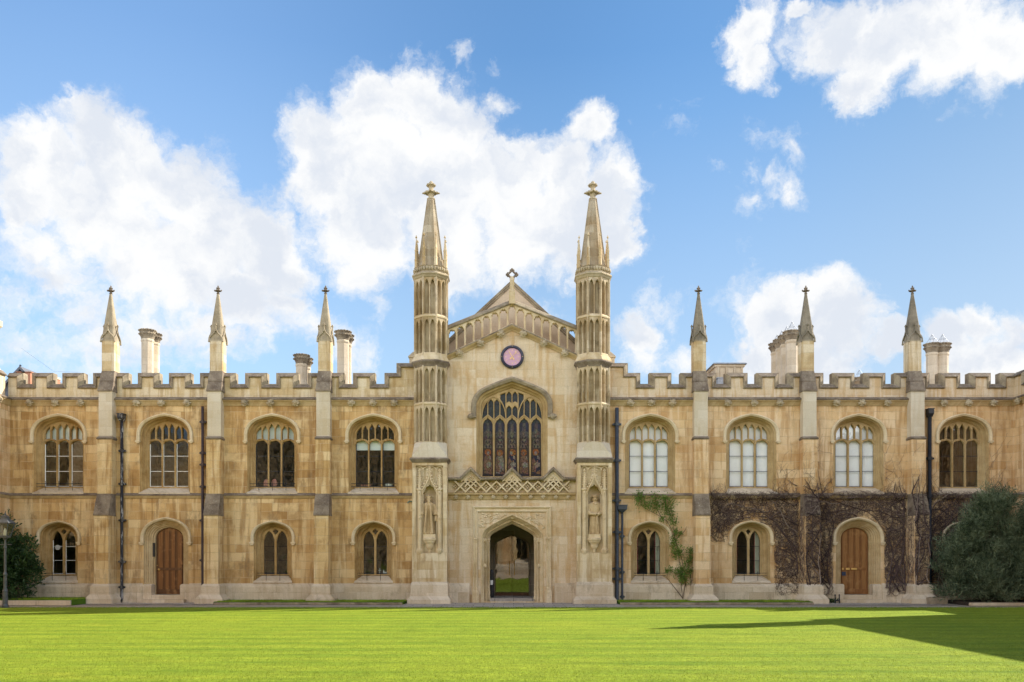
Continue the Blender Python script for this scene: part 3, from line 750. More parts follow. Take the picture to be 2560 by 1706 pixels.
def door(parent, x, wood='brown_oak', pale=False, hm='hood_stone', label=None):
    dw = part('doorway', 'dr_rev', door_reveal, 'moulded_stone', parent, (x, 0, 0))
    part('hood_mould', 'dr_hood', door_hood, hm, dw)
    for s in (-1, 1): part('jamb_base', 'dr_jamb%d' % s, jamb_block(s), 'plinth_stone', dw)
    part('doorstep', 'dr_step', door_step, 'plinth_stone', dw)
    d = part('door', None, door_leaf, wood, parent, (x, 0, 0))
    part('door_moulding', 'dr_mould' + wood, door_moulds, 'dark_oak' if wood == 'brown_oak' else 'brown_oak', d)
    if pale:
        part('letterbox', None, lambda mb: (mb.box(-0.13, 0.10, 0.355, 0.372, 1.255, 1.325), mb.box(-0.10, 0.07, 0.350, 0.356, 1.275, 1.305)), 'brass', d)
        part('name_plate', None, lambda mb: mb.box(-0.33, -0.19, 0.355, 0.371, 1.25, 1.33), 'brass', d)
        part('door_lock', None, lambda mb: (mb.box(-0.49, -0.42, 0.355, 0.372, 1.25, 1.33), mb.lathe([(0.02, 0), (0.02, 0.03)], (-0.455, 0.34, 1.27), 8)), 'brass', d)
        part('notice', None, lambda mb: mb.box(-0.49, -0.34, 0.36, 0.374, 1.03, 1.18), 'navy_plate', d)
    else:
        part('door_knob', None, lambda mb: mb.blob((-0.40, 0.335, 1.27), 0.042, 1, 0.02), 'brass', d, smooth=True)
        part('keyhole_plate', None, lambda mb: mb.lathe([(0.022, 0), (0.022, 0.02)], (-0.48, 0.36, 1.42), 8), 'brass', d)
        part('entry_panel', None, lambda mb: (mb.box(-0.605, -0.53, 0.22, 0.30, 1.76, 2.30), mb.box(-0.585, -0.55, 0.212, 0.221, 1.95, 2.24)), 'black_iron', dw)
    if label: d['label'] = label
    return d

# --- buttress with weathered caps, crowned by a pinnacle
def but_low(mb):
    mb.frustum((-0.52, 0.52, -0.97, 0, 0.0), (-0.52, 0.52, -0.97, 0, 0.17)); mb.frustum((-0.52, 0.52, -0.97, 0, 0.172), (-0.375, 0.375, -0.83, 0, 0.34))
    mb.box(-0.36, 0.36, -0.815, 0, 0.30, 0.64); mb.frustum((-0.36, 0.36, -0.815, 0, 0.642), (-0.285, 0.285, -0.72, 0, 0.74))
def but_shaft(mb):
    mb.box(-0.272, 0.272, -0.70, 0, 0.70, 3.35)
    mb.box(-0.268, 0.268, -0.43, 0, 3.35, 6.24)
def but_up(mb): mb.box(-0.257, 0.257, -0.35, 0, 6.30, 8.06)
def but_lip(mb):
    mb.frustum((-0.27, 0.27, -0.44, 0, 6.19), (-0.305, 0.305, -0.475, 0, 6.235)); mb.frustum((-0.305, 0.305, -0.475, 0, 6.237), (-0.26, 0.26, -0.36, 0, 6.32))
def but_cap(mb):                                       # slope over the lower stage
    mb.box(-0.288, 0.288, -0.735, -0.1, 3.30, 3.36)
    mb.frustum((-0.285, 0.285, -0.73, -0.1, 3.362), (-0.277, 0.277, -0.595, -0.1, 3.73))
    mb.frustum((-0.283, 0.283, -0.605, -0.1, 3.732), (-0.272, 0.272, -0.44, -0.1, 4.14))
def but_head(mb):                                      # slopes up to the pinnacle
    mb.box(-0.285, 0.285, -0.395, 0.1, 8.03, 8.09)
    mb.frustum((-0.283, 0.283, -0.39, 0.2, 8.092), (-0.262, 0.262, -0.255, 0.2, 8.43))
    mb.frustum((-0.275, 0.275, -0.275, 0.25, 8.432), (-0.243, 0.243, -0.13, 0.34, 8.85))
PW = 0.237
def pin_shaft(mb): mb.box(-PW, PW, -PW, PW, 7.6, 10.02)
def oct_sq(wd, ch, z):                                 # square ring with cut corners
    a, b = wd, wd - ch
    return [(b, -a, z), (a, -b, z), (a, b, z), (b, a, z), (-b, a, z), (-a, b, z), (-a, -b, z), (-b, -a, z)]
def pin_spire(mb):
    mb.rings([oct_sq(0.238, 0.02, 9.98), oct_sq(0.225, 0.05, 10.35), oct_sq(0.038, 0.012, 11.86)], True, True, True)
    for k in range(4):
        rot = Matrix.Rotation(k * math.pi / 2, 4, 'Z')
        T = lambda pts: [tuple(rot @ Vector(p)) for p in pts]
        for s in (-1, 1):
            mb.tube(T([(s * 0.262, -0.262, 9.98), (s * 0.245, -0.262, 10.10), (s * 0.17, -0.262, 10.20), (s * 0.075, -0.258, 10.29), (0.0, -0.255, 10.44)]), 0.030, 6, 0.024)
        mb.tube(T([(0, -0.25, 10.36), (0, -0.262, 10.50), (0, -0.268, 10.58)]), 0.028, 6, 0.022)
        c = T([(0, -0.262, 10.60)])[0]; mb.blob(c, (0.055, 0.055, 0.030), k, 0.2, 1)
        c = T([(0, -0.262, 10.645)])[0]; mb.blob(c, (0.03, 0.03, 0.030), k, 0.2, 1)
        c = T([(0.262, -0.262, 9.97)])[0]; mb.blob(c, 0.042, k, 0.3, 1)
def fin_cross(mb, z, s):                               # foliated finial: collar, four leafy arms, bud
    mb.lathe([(0.035 * s, 0), (0.055 * s, 0.01 * s), (0.055 * s, 0.03 * s), (0.035 * s, 0.045 * s), (0.045 * s, 0.10 * s), (0.06 * s, 0.16 * s), (0.03 * s, 0.22 * s), (0.02 * s, 0.26 * s)], (0, 0, z), 8)
    for k in range(8):
        a = k * math.pi / 4; r = (0.095 if k % 2 == 0 else 0.075) * s
        mb.blob((r * math.cos(a), r * math.sin(a), z + 0.115 * s), (0.040 * s, 0.040 * s, 0.026 * s), k, 0.4, 1, 3)
        if k % 2 == 0: mb.blob((1.25 * r * math.cos(a), 1.25 * r * math.sin(a), z + 0.135 * s), 0.022 * s, k, 0.4, 1, 3)
        mb.blob((0.045 * s * math.cos(a), 0.045 * s * math.sin(a), z + 0.205 * s), 0.024 * s, k, 0.3, 1)
    mb.blob((0, 0, z + 0.265 * s), (0.028 * s, 0.028 * s, 0.040 * s), 3, 0.2, 1)
def buttress(parent, x, low='golden_stone', key='g', spire='pinnacle_stone', up='grey_stone'):
    low = 'butter_stone' if key == 'g' else low
    b = part('buttress', 'bt' + key, but_shaft, low, parent, (x, 0, 0))
    part('buttress_base', 'btb', but_low, 'plinth_stone', b)
    part('upper_shaft', 'btu' + up, but_up, up, b)
    part('weathering', 'btl', but_lip, 'weathered_stone', b)
    part('lower_cap', 'btc', but_cap, 'weathered_stone', b)
    part('upper_cap', 'bth', but_head, 'weathered_stone', b)
    p = part('pinnacle', 'pn', pin_shaft, 'pier_stone', parent, (x, 0.105, 0))
    part('spirelet', 'pns' + spire, pin_spire, spire, p)
    part('finial', 'pnf', lambda mb: fin_cross(mb, 11.84, 1.12), 'weathered_stone', p)
    return b

# --- battlements: OUT is the outline of the top, left to right
def battlement_outline(merlons, zlow):
    pts = []
    for i, m in enumerate(merlons):
        x0, x1, z = m
        if not pts: pts.append((x0, z))
        elif abs(pts[-1][0] - x0) < 1e-6: pts.append((x0, z))           # a step straight up or down
        else: pts += [(pts[-1][0], zlow), (x0, zlow), (x0, z)]
        pts.append((x1, z))
    return pts
def parapet(parent, merlons, zlow, zbase, face_m, dx=0.0):
    out = [(x - dx, z) for x, z in battlement_outline(merlons, zlow)]
    inn = offset_line(out, 0.19)
    inn[0] = (out[0][0], out[0][1] - 0.19); inn[-1] = (out[-1][0], out[-1][1] - 0.19)
    lip = offset_line(out, 0.16); lip[0] = (out[0][0], out[0][1] - 0.16); lip[-1] = (out[-1][0], out[-1][1] - 0.16)
    def face(mb):
        poly = [(inn[0][0], zbase)] + inn + [(inn[-1][0], zbase)]
        mb.plate(poly, [], 0.045)
        poly = [(out[0][0], zbase)] + out + [(out[-1][0], zbase)]
        mb.plate([(x, z - 0.01 if z > zbase else z) for x, z in poly], [], 0.42)
    p = part('parapet', None, face, face_m, parent)
    def cop(mb):
        mb.rings([[(x, y, z) for x, z in c] for c, y in [(inn, 0.05), (inn, -0.015), (lip, -0.035), (offset_line(out, 0.03), 0.10), (out, 0.115), (out, 0.43)]], closed=False)
    part('coping', None, cop, 'coping_stone', p)
    low = []
    def embr(mb):                                      # darker lichened slope of the embrasure sills and merlon heads
        q = list(zip(out, inn, lip, offset_line(out, 0.03)))
        for i in range(len(q) - 1):
            a, b = q[i], q[i + 1]
            if abs(a[0][1] - b[0][1]) > 1e-6: continue
            e = 0.004
            mb.face([(a[2][0], -0.035 - e, a[2][1]), (b[2][0], -0.035 - e, b[2][1]), (b[3][0], 0.10 - e, b[3][1] + e), (a[3][0], 0.10 - e, a[3][1] + e)])
            mb.face([(a[1][0], -0.015 - e, a[1][1]), (b[1][0], -0.015 - e, b[1][1]), (b[2][0], -0.035 - e, b[2][1]), (a[2][0], -0.035 - e, a[2][1])])
    part('lichened_weathering', None, embr, 'weathered_stone', p)
    return p
def boss_fn(seed):
    def fn(mb):
        rnd = random.Random(seed)
        mb.blob((0, -0.10, 0), (0.115, 0.10, 0.105), seed, 0.35, 2, 2.2)
        for k in range(9):
            a = k * 2 * math.pi / 9 + rnd.random() * 0.4; r = 0.105 + 0.02 * rnd.random()
            mb.blob((r * math.cos(a), -0.12 + 0.03 * rnd.random(), 0.9 * r * math.sin(a)), (0.05, 0.045, 0.04), seed + k, 0.4, 1, 3)
        mb.blob((0, -0.19, -0.01), (0.05, 0.05, 0.06), seed + 3, 0.3, 1)
        for s in (-1, 1): mb.blob((s * 0.045, -0.185, 0.035), 0.026, seed, 0.2, 1)
    return fn
def college_range(root, L0, L1, merlons, uppers, lowers, doors, butts, bosses, wall_m, key, depth=7.5, zlow=8.38, ctop=7.87, rooms=True, cornice_gaps=True):
    """everything in the root's own coordinates: x along the wall, outside is -y"""
    holes = [[(x + px, pz) for px, pz in uw_arch(0.962, 4.19)] for x in uppers]
    holes += [[(x + px, pz) for px, pz in lw_arch(0.732, 0.80)] for x in lowers]
    holes += [[(x + px, pz) for px, pz in dr_arch(0.857, 0.05)] for x in doors]
    def wall(mb):
        mb.plate([(L0, 0), (L1, 0), (L1, 7.80), (L0, 7.80)], holes, 0.0)
    part('wall', None, wall, wall_m, root)
    def body(mb):
        mb.box(L0, L1, depth - 0.2, depth, 0, 7.9)
        for x in (L0, L1 - 0.05): mb.box(x, x + 0.05, 0.5, depth - 0.2, 0, 7.8)
    part('back_wall', None, body, wall_m, root)
    def rf(mb):
        mb.box(L0, L1, 0.43, depth, 7.6, 7.7)
        mb.prism_x([(0.9, 7.71), (depth / 2 + 0.4, 8.3), (depth - 0.1, 7.71)], L0 + 0.01, L1 - 0.01)
    part('roof', None, rf, 'slate_roof', root)
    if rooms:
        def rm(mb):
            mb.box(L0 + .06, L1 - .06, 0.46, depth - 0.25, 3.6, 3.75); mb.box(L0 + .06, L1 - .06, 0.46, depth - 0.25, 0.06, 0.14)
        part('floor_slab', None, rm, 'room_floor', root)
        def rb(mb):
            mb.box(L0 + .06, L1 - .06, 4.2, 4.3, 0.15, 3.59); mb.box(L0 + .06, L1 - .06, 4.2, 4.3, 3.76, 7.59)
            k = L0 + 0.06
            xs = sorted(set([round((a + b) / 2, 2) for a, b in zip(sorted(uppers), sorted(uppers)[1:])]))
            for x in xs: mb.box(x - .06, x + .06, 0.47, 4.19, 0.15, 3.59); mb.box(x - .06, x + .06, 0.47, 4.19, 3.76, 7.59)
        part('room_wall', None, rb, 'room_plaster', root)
    def corn(mb): mb.prism_x([(0.004, 7.53), (-0.03, 7.53), (-0.045, 7.56), (-0.065, 7.60), (-0.12, 7.68), (-0.155, 7.70), (-0.155, 7.735), (0.004, 7.735)], L0, L1)
    c = part('cornice', None, corn, 'moulded_stone', root)
    def drip(mb): mb.prism_x([(0.046, 7.737), (-0.19, 7.737), (-0.20, 7.775), (-0.17, 7.80), (0.0, ctop), (0.046, ctop)], L0, L1)
    part('drip_course', None, drip, 'weathered_stone', c)
    for i, x in enumerate(bosses): part('boss', 'boss%d' % (i % 5), boss_fn(i % 5 + 1), 'carved_stone', root, (x, -0.06, 7.62))
    def strg(mb): mb.prism_x([(0.004, 3.985), (-0.03, 3.985), (-0.05, 4.02), (-0.085, 4.07), (-0.085, 4.09), (0.004, 4.09)], L0, L1)
    s_ = part('string_course', None, strg, 'moulded_stone', root)
    def std(mb): mb.prism_x([(0.004, 4.092), (-0.11, 4.092), (-0.115, 4.115), (-0.06, 4.16), (0.004, 4.20)], L0, L1)
    part('drip_course', None, std, 'weathered_stone', s_)
    cuts = sorted([(x - 0.89, x + 0.89) for x in doors])
    def pl(mb):
        x = L0
        for a, b in cuts + [(L1, L1)]:
            if a - x > 0.05:
                mb.prism_x([(0.004, 0), (-0.10, 0), (-0.10, 0.60), (-0.075, 0.665), (-0.03, 0.70), (0.004, 0.745)], x, a)
            x = b
    part('plinth', None, pl, 'plinth_stone', root)
    parapet(root, merlons, zlow, ctop - 0.05, 'cream_stone' if wall_m != 'golden_stone' else 'pier_stone')
    for x in butts: buttress(root, x, wall_m, key, 'pinnacle_stone' if key == 'g' else 'pinnacle_dark')

# --- chimney: octagonal shafts on a moulded base
def chim_shaft(ztop, zbot, r=0.32):
    def fn(mb):
        a = math.pi / 8
        mb.lathe([(r * 1.30, zbot), (r * 1.30, zbot + 0.5)], (0, 0, 0), 8, a)
        mb.lathe([(r * 1.40, zbot + 0.5), (r * 1.40, zbot + 0.58), (r * 1.12, zbot + 0.70), (r * 1.2, zbot + 0.74), (r * 1.2, zbot + 0.80), (r, zbot + 0.90), (r, ztop - 0.55), (r * 1.10, ztop - 0.50), (r * 1.10, ztop - 0.45), (r * 1.02, ztop - 0.40)], (0, 0, 0), 8, a)
    return fn
def chim_cap(ztop, r=0.32):
    def fn(mb):
        a = math.pi / 8
        mb.lathe([(r * 1.02, ztop - 0.42), (r * 1.12, ztop - 0.32), (r * 1.36, ztop - 0.22), (r * 1.40, ztop - 0.16), (r * 1.28, ztop - 0.12), (r * 1.42, ztop - 0.05), (r * 1.38, ztop), (r * 0.8, ztop), (r * 0.8, ztop - 0.3)], (0, 0, 0), 8, a, False)
        for k in range(16):
            t = 2 * math.pi * k / 16
            for z, q in ((ztop - 0.03, 1.40), (ztop - 0.19, 1.36)):
                mb.blob((r * q * math.cos(t), r * q * math.sin(t), z), (0.045, 0.045, 0.038), k, 0.3, 1)
    return fn
def chimney(root, pts, ztop, zbot, r=0.32, guard=False):
    base = None
    for i, (x, y) in enumerate(pts):
        s = part('chimney', None, chim_shaft(ztop, zbot, r), 'chimney_stone', root, (x, y, 0))
        part('chimney_cap', None, chim_cap(ztop, r), 'coping_stone', s)
        if guard:
            def g(mb):
                q = [(0.2, 0.2), (-0.2, 0.2), (-0.2, -0.2), (0.2, -0.2)]
                for a, b in zip(q, q[1:] + q[:1]):
                    mb.tube([(a[0], a[1], ztop), (0, 0, ztop + 0.42)], 0.008, 4)
                    mb.tube([(a[0], a[1], ztop), (b[0], b[1], ztop)], 0.008, 4)
                    mb.tube([(a[0] * .5, a[1] * .5, ztop + .21), (b[0] * .5, b[1] * .5, ztop + .21)], 0.006, 4)
            part('bird_guard', None, g, 'lead', s)

# ------------------------------------------------------------------ the two ranges of the facade
zm = PZ(932.5, 0.1); zs = PZ(907.8, 0.1)
def mer(zx, off): return PX(zx / 3.564 + off, 0.1)
LM = [(-19.32, mer(207, 0), zm)] + [(mer(a, 0), mer(b, 0), zm) for a, b in ((283, 473), (553, 747), (827, 1144), (1226, 1420), (1503, 1700))]
LM += [(mer(1780, 0), mer(318, 500), zm)] + [(mer(a, 500), mer(b, 500), zm) for a, b in ((400, 597), (678, 877), (958, 1285), (1362, 1560))]
LM += [(mer(1643, 500), mer(1750, 500), zm), (mer(1750, 500), -3.55, zs)]
RM = [(3.55, mer(178, 1520), zs), (mer(178, 1520), mer(288, 1520), zm)] + [(mer(a, 1520), mer(b, 1520), zm) for a, b in ((368, 566), (645, 965), (1045, 1245), (1323, 1522))]
RM += [(mer(1600, 1520), mer(210, 2000), zm)] + [(mer(a, 2000), mer(b, 2000), zm) for a, b in ((288, 487), (565, 763), (842, 1155), (1237, 1430), (1507, 1702))] + [(mer(1780, 2000), 19.32, zm)]
zlow = PZ(960, 0.1)

def shift(mm, c): return [(a - c, b - c, z) for a, b, z in mm]
LC = -11.4
left = thing('college_range', 'golden-brown battlemented stone range with a dark brown plank door, its wall bare of creeper', 'building', (LC, 0, 0))
bl = lambda lst, off: [PX(z / 3.564 + off, -0.1) - LC for z in lst]
lbos = bl((266, 494, 722, 1218, 1440, 1668), 0) + bl((400, 630, 855, 1350, 1540, 1732), 500)
LU = [x - LC for x in (-17.36, -13.29, -9.18, -5.30)]
college_range(left, -19.24 - LC, -3.5 - LC, shift(LM, LC), LU, [x - LC for x in (-17.36, -9.16, -5.30)], [-13.25 - LC], [x - LC for x in (-15.41, -11.29, -7.16)], lbos, 'golden_stone', 'g', zlow=zlow)
upper_window(left, LU[0], fm='golden_moulding', blind=(6.24, 7.0), label='upper window with white blinds behind its tracery lights only')
upper_window(left, LU[1], fm='golden_moulding', rail=False, label='upper window with dark tracery lights and reflections of the court')
upper_window(left, LU[2], fm='golden_moulding', bars='black_iron', blind=(6.30, 7.0), label='upper window with pale tracery lights and dark lower lights')
upper_window(left, LU[3], fm='golden_moulding', bars='black_iron', blind=(5.90, 6.26), label='upper window with short white blinds across the heads of its three lights')
w1 = lower_window(left, -17.36 - LC, fm='golden_moulding', bars='white_paint', label='lower window with a round white disc in one light')
part('vent_disc', None, lambda mb: (mb.lathe([(0.02, 0), (0.085, 0.0), (0.10, 0.01), (0.10, 0.02)], (0, 0, 0), 20),), 'disc_grey', w1, (-0.255, 0.44, 2.12)).rotation_euler = (R(90), 0, 0)
lower_window(left, -9.16 - LC, fm='golden_moulding', bars='black_iron'); lower_window(left, -5.30 - LC, fm='golden_moulding', bars='black_iron')
door(left, -13.25 - LC, 'brown_oak')
CH = 5.0
def cx(px, y=CH): return PX(px, y)
chimney(left, [(cx(369) - LC, CH), (cx(369) - LC, CH + 0.62)], PZ(826, CH), 7.9, 0.252)
chimney(left, [(cx(754) - LC, CH), (cx(754) - LC, CH + 0.62)], PZ(888, CH), 7.5, 0.245)
chimney(left, [(cx(857.5) - LC, CH), (cx(857.5) - LC, CH + 0.62)], PZ(829, CH), 8.05, 0.255)

RC = 11.4
right = thing('college_range', 'paler battlemented stone range overgrown by bare creeper round its light oak door', 'building', (RC, 0, 0))
br_ = lambda lst, off: [PX(z / 3.564 + off, -0.1) - RC for z in lst]
rbos = br_((200, 385, 573, 1065, 1300, 1527), 1520) + br_((322, 548, 776, 1278, 1497, 1722), 2000)
RU = [x - RC for x in (5.29, 9.16, 13.27, 17.30)]
college_range(right, 3.5 - RC, 19.24 - RC, shift(RM, RC), RU, [x - RC for x in (5.29, 9.16, 17.3)], [13.26 - RC], [x - RC for x in (7.165, 11.285, 15.38)], rbos, 'warm_stone', 'w', zlow=zlow)
for x in RU[:3]: upper_window(right, x, bars='black_iron', blind=(4.45, 7.0), rail=False, glass='blind_glass')
upper_window(right, RU[3], bars='black_iron', rail=False, label='upper window with dark lights and no blinds')
lower_window(right, 5.29 - RC, bars='black_iron', curtain=True); lower_window(right, 9.16 - RC, bars='black_iron', curtain=True); lower_window(right, 17.3 - RC, bars='black_iron')
door(right, 13.26 - RC, 'pale_oak', True)
x5 = PX(1640 / 3.564 + 1520, CH) - RC
chimney(right, [(x5, CH + 0.72 * k) for k in range(4)], PZ(829, CH), 7.55, 0.275, True)
chimney(right, [(PX(1177 / 3.564 + 2000, CH) - RC, CH), (PX(1270 / 3.564 + 2000, CH) - RC, CH)], PZ(860, CH), 7.9, 0.245, True)
chimney(right, [(PX(2000 + 530 / 3.564, 9) - RC, 9.0)], PZ(946, 9), 7.9, 0.30, True)
def vent_turret(mb):
    z0, z1 = 7.6, PZ(918, 4)
    mb.box(-0.58, 0.58, -0.58, 1.4, z0, z1 - 0.12); mb.box(-0.64, 0.64, -0.64, 1.46, z1 - 0.12, z1 - 0.02)
    for x in (-0.30, 0.05, 0.38): mb.box(x - 0.1, x + 0.1, -0.60, -0.58, z1 - 0.55, z1 - 0.22)
    for x in (-0.48, -0.12, 0.22, 0.52): mb.box(x - 0.03, x + 0.03, -0.63, -0.60, z0, z1 - 0.13)
xt = PX(1815, 4) - RC
vt = part('vent_turret', None, vent_turret, 'chimney_stone', right, (xt, 4, 0))
zt = PZ(918, 4)
part('turret_roof', None, lambda mb: (mb.frustum((-0.72, 0.72, -0.72, 1.54, zt - 0.02), (-0.68, 0.68, -0.68, 1.5, zt + 0.03)), mb.frustum((-0.68, 0.68, -0.68, 1.5, zt + 0.031), (-0.2, 0.2, -0.1, 0.8, zt + 0.17))), 'lead', vt)
part('roof_vent', None, lambda mb: (mb.box(-0.16, 0.16, -0.15, 0.15, 7.6, PZ(948, 2.5)), mb.box(-0.19, 0.19, -0.18, 0.18, PZ(948, 2.5), PZ(948, 2.5) + .04)), 'lead', right, (PX(1802.5, 2.5) - RC, 2.5, 0))


# ------------------------------------------------------------------ chapel front
chapel = thing('chapel', 'pale stone chapel front with openwork gable, stained glass window and two octagonal spired turrets', 'chapel', (0, 0, 0))
CY = -0.10                                             # face of the chapel wall
TX, TY, TR = 3.08, -0.18, 0.60                         # turret centre and half width
GB0, GB1 = (9.37, 10.54), (10.49, 11.49)               # string below and coping above the openwork, at x = 2.5 and x = 0
def gl(e, x): return e[1] - (e[1] - e[0]) * abs(x) / 2.5
CWS = 7.50
def cw_rise(w): return 0.735 + (w - 1.15) * 0.98
def cw_arch(w, base): return arch(w, CWS, cw_rise(w), base, es=.30)
CDS = 2.44
def cd_rise(w): return 0.59 + (w - 0.86) * 1.10
def cd_arch(w, base): return arch(w, CDS, cd_rise(w), base, es=.40, th=58)
def ch_wall(mb):
    out = [(-2.55, 0), (2.55, 0), (2.55, gl(GB0, 2.5) + .1), (0, GB0[1] + .1), (-2.55, gl(GB0, 2.5) + .1)]
    mb.plate(out, [cw_arch(1.36, 4.5), cd_arch(1.19, 0.05)], CY)
part('wall', None, ch_wall, 'cream_stone', chapel)
def ch_body(mb):
    for s in (-1, 1): mb.box(s * 3.4 - 0.1, s * 3.4 + 0.1, 0.3, 18, 0, 9.3)
    mb.box(-3.3, 3.3, 17.8, 18, 0, 9.3); mb.box(-3.3, 3.3, 4.2, 17.7, 3.9, 4.0)
    mb.box(-3.3, 3.3, 0.6, 17.7, 3.7, 3.8)
part('side_wall', None, ch_body, 'gable_plaster', chapel)
# window surround, hood and tracery
def cw_rev(mb):
    seq = [(1.36, CY), (1.345, CY + .03), (1.325, CY + .06), (1.29, CY + .07), (1.265, CY + .14), (1.225, CY + .20), (1.20, CY + .21), (1.175, CY + .27), (1.16, CY + .33)]
    mb.loft([(cw_arch(w, 4.5), y) for w, y in seq])
    mb.box(-1.3, 1.3, CY, CY + .5, 4.45, 4.80)
CWf = part('window', None, cw_rev, 'tracery_stone', chapel)
CWf['label'] = 'great five-light chapel window of stained glass'
def cw_hood(mb):
    mb.rings([[(p[0], y, p[1]) for p in cw_arch(w, 7.12)] for w, y in [(1.36, CY), (1.37, CY - .07), (1.41, CY - .10), (1.47, CY - .14), (1.53, CY - .12), (1.56, CY - .03), (1.56, CY + .005)]], closed=False)
    for s in (-1, 1):
        mb.box(s * 1.47 - 0.11, s * 1.47 + 0.11, CY - .16, CY, 7.06, 7.12)
        mb.blob((s * 1.56, CY - .10, 7.10), (0.15, 0.12, 0.11), 5 + s, 0.4, 2, 2.5)
part('hood_mould', None, cw_hood, 'coping_stone', CWf)
PITCH, LHW = 0.466, 0.202
def ogee(c, w, zs, rise, n=16):                        # pointed ogee head over a light, from right to left
    o = []
    for k in range(n + 1):
        x = w - 2 * w * k / n; q = abs(x) / w
        z = rise * (0.62 * math.sqrt(max(0, 1 - q * q)) + 0.38 * (1 - q) ** 2.2)
        o.append((c + x, zs + z))
    return o
TSP = lambda x: arch_z(1.12, CWS, cw_rise(1.12), x, es=.30)
def sub_apex(x):                                       # arch over the outer pairs of lights
    c = -0.70 if x < 0 else 0.70; q = abs(x - c) / 0.47
    return 6.98 + 0.92 * math.sqrt(max(0, 1 - q ** 2.1)) if q < 1 else 6.9
def cw_trac(mb):
    holes = []
    for i in range(-2, 3):
        c = i * PITCH
        hd = ogee(c, LHW, 6.88, 0.25)
        cus = []
        for k, (x, z) in enumerate(hd):
            q = abs(x - c) / LHW
            cus.append((c + (x - c) * (1 - 0.10 * abs(math.sin(q * 5))), z - 0.022 * abs(math.sin(q * 6.0)) - 0.01))
        holes.append([(c - LHW, 4.86), (c + LHW, 4.86)] + cus)
    # panels above: two per light
    for i in range(-5, 5):
        a, b = i * PITCH / 2 + 0.021, (i + 1) * PITCH / 2 - 0.021
        c, h = (a + b) / 2, (b - a) / 2
        li = round(c / PITCH - 1e-6); lc = math.floor((c + PITCH / 2) / PITCH) * PITCH
        def lowz(x):
            q = abs(x - lc) / (PITCH / 2)
            return 6.90 + 0.27 * (0.62 * math.sqrt(max(0, 1 - min(1, q) ** 2)) + 0.38 * (1 - min(1, q)) ** 2.2) + 0.09
        def pan(zb, zt, pointed=True):
            lo, up = [], []
            for k in range(9):
                x = a + (b - a) * k / 8; q = abs(x - c) / h
                t_ = zt(x) if not pointed else min(zt(x), zt(c) - 0.01 - 0.11 * q ** 1.8 - 0.015 * math.sin(q * math.pi))
                z0 = zb(x)
                if t_ > z0 + 0.03: lo.append((x, z0)); up.append((x, t_))
            if len(lo) > 2: holes.append(lo + up[::-1])
        top = lambda x: TSP(x) - 0.05
        if abs(c) < PITCH * 0.5:
            pan(lowz, lambda x: 7.58); pan(lambda x: 7.69 + 0.05 * math.sin((x - a) / (b - a) * math.pi), top)
        else:
            pan(lowz, lambda x: min(top(x), sub_apex(x) - 0.05), 0.5 < abs(c) < 2 * PITCH)
            lo, up = [], []
            for k in range(7):
                x = a + (b - a) * k / 6; z0, t_ = sub_apex(x) + 0.06, top(x)
                if t_ > z0 + 0.05: lo.append((x, z0)); up.append((x, t_))
            if len(lo) > 2 and abs(c) < 0.8: holes.append(lo + up[::-1])
    mb.plate(cw_arch(1.17, 4.79), holes, CY + .27, CY + .42, 0.010, 0.05)
    for s in (-1, 1):                                  # proud ribs: subarches, ogee heads, mullions
        pts = [(s * 0.70 + 0.47 * math.cos(math.pi * k / 18), CY + .25, 6.98 + 0.92 * math.sin(math.pi * k / 18) ** 0.95) for k in range(19)]
        pts = [p for p in pts if p[2] < TSP(p[0]) - 0.0]
        mb.tube(pts, 0.022, 5)
    for i in range(-2, 3): mb.tube([(x, CY + .25, z + .04) for x, z in ogee(i * PITCH, PITCH / 2, 6.90, 0.27)], 0.018, 5)
    for i in (-1.5, -.5, .5, 1.5): mb.tube([(i * PITCH, CY + .255, 4.82), (i * PITCH, CY + .255, 6.92)], 0.019, 5)
part('tracery', None, cw_trac, 'tracery_stone', CWf)
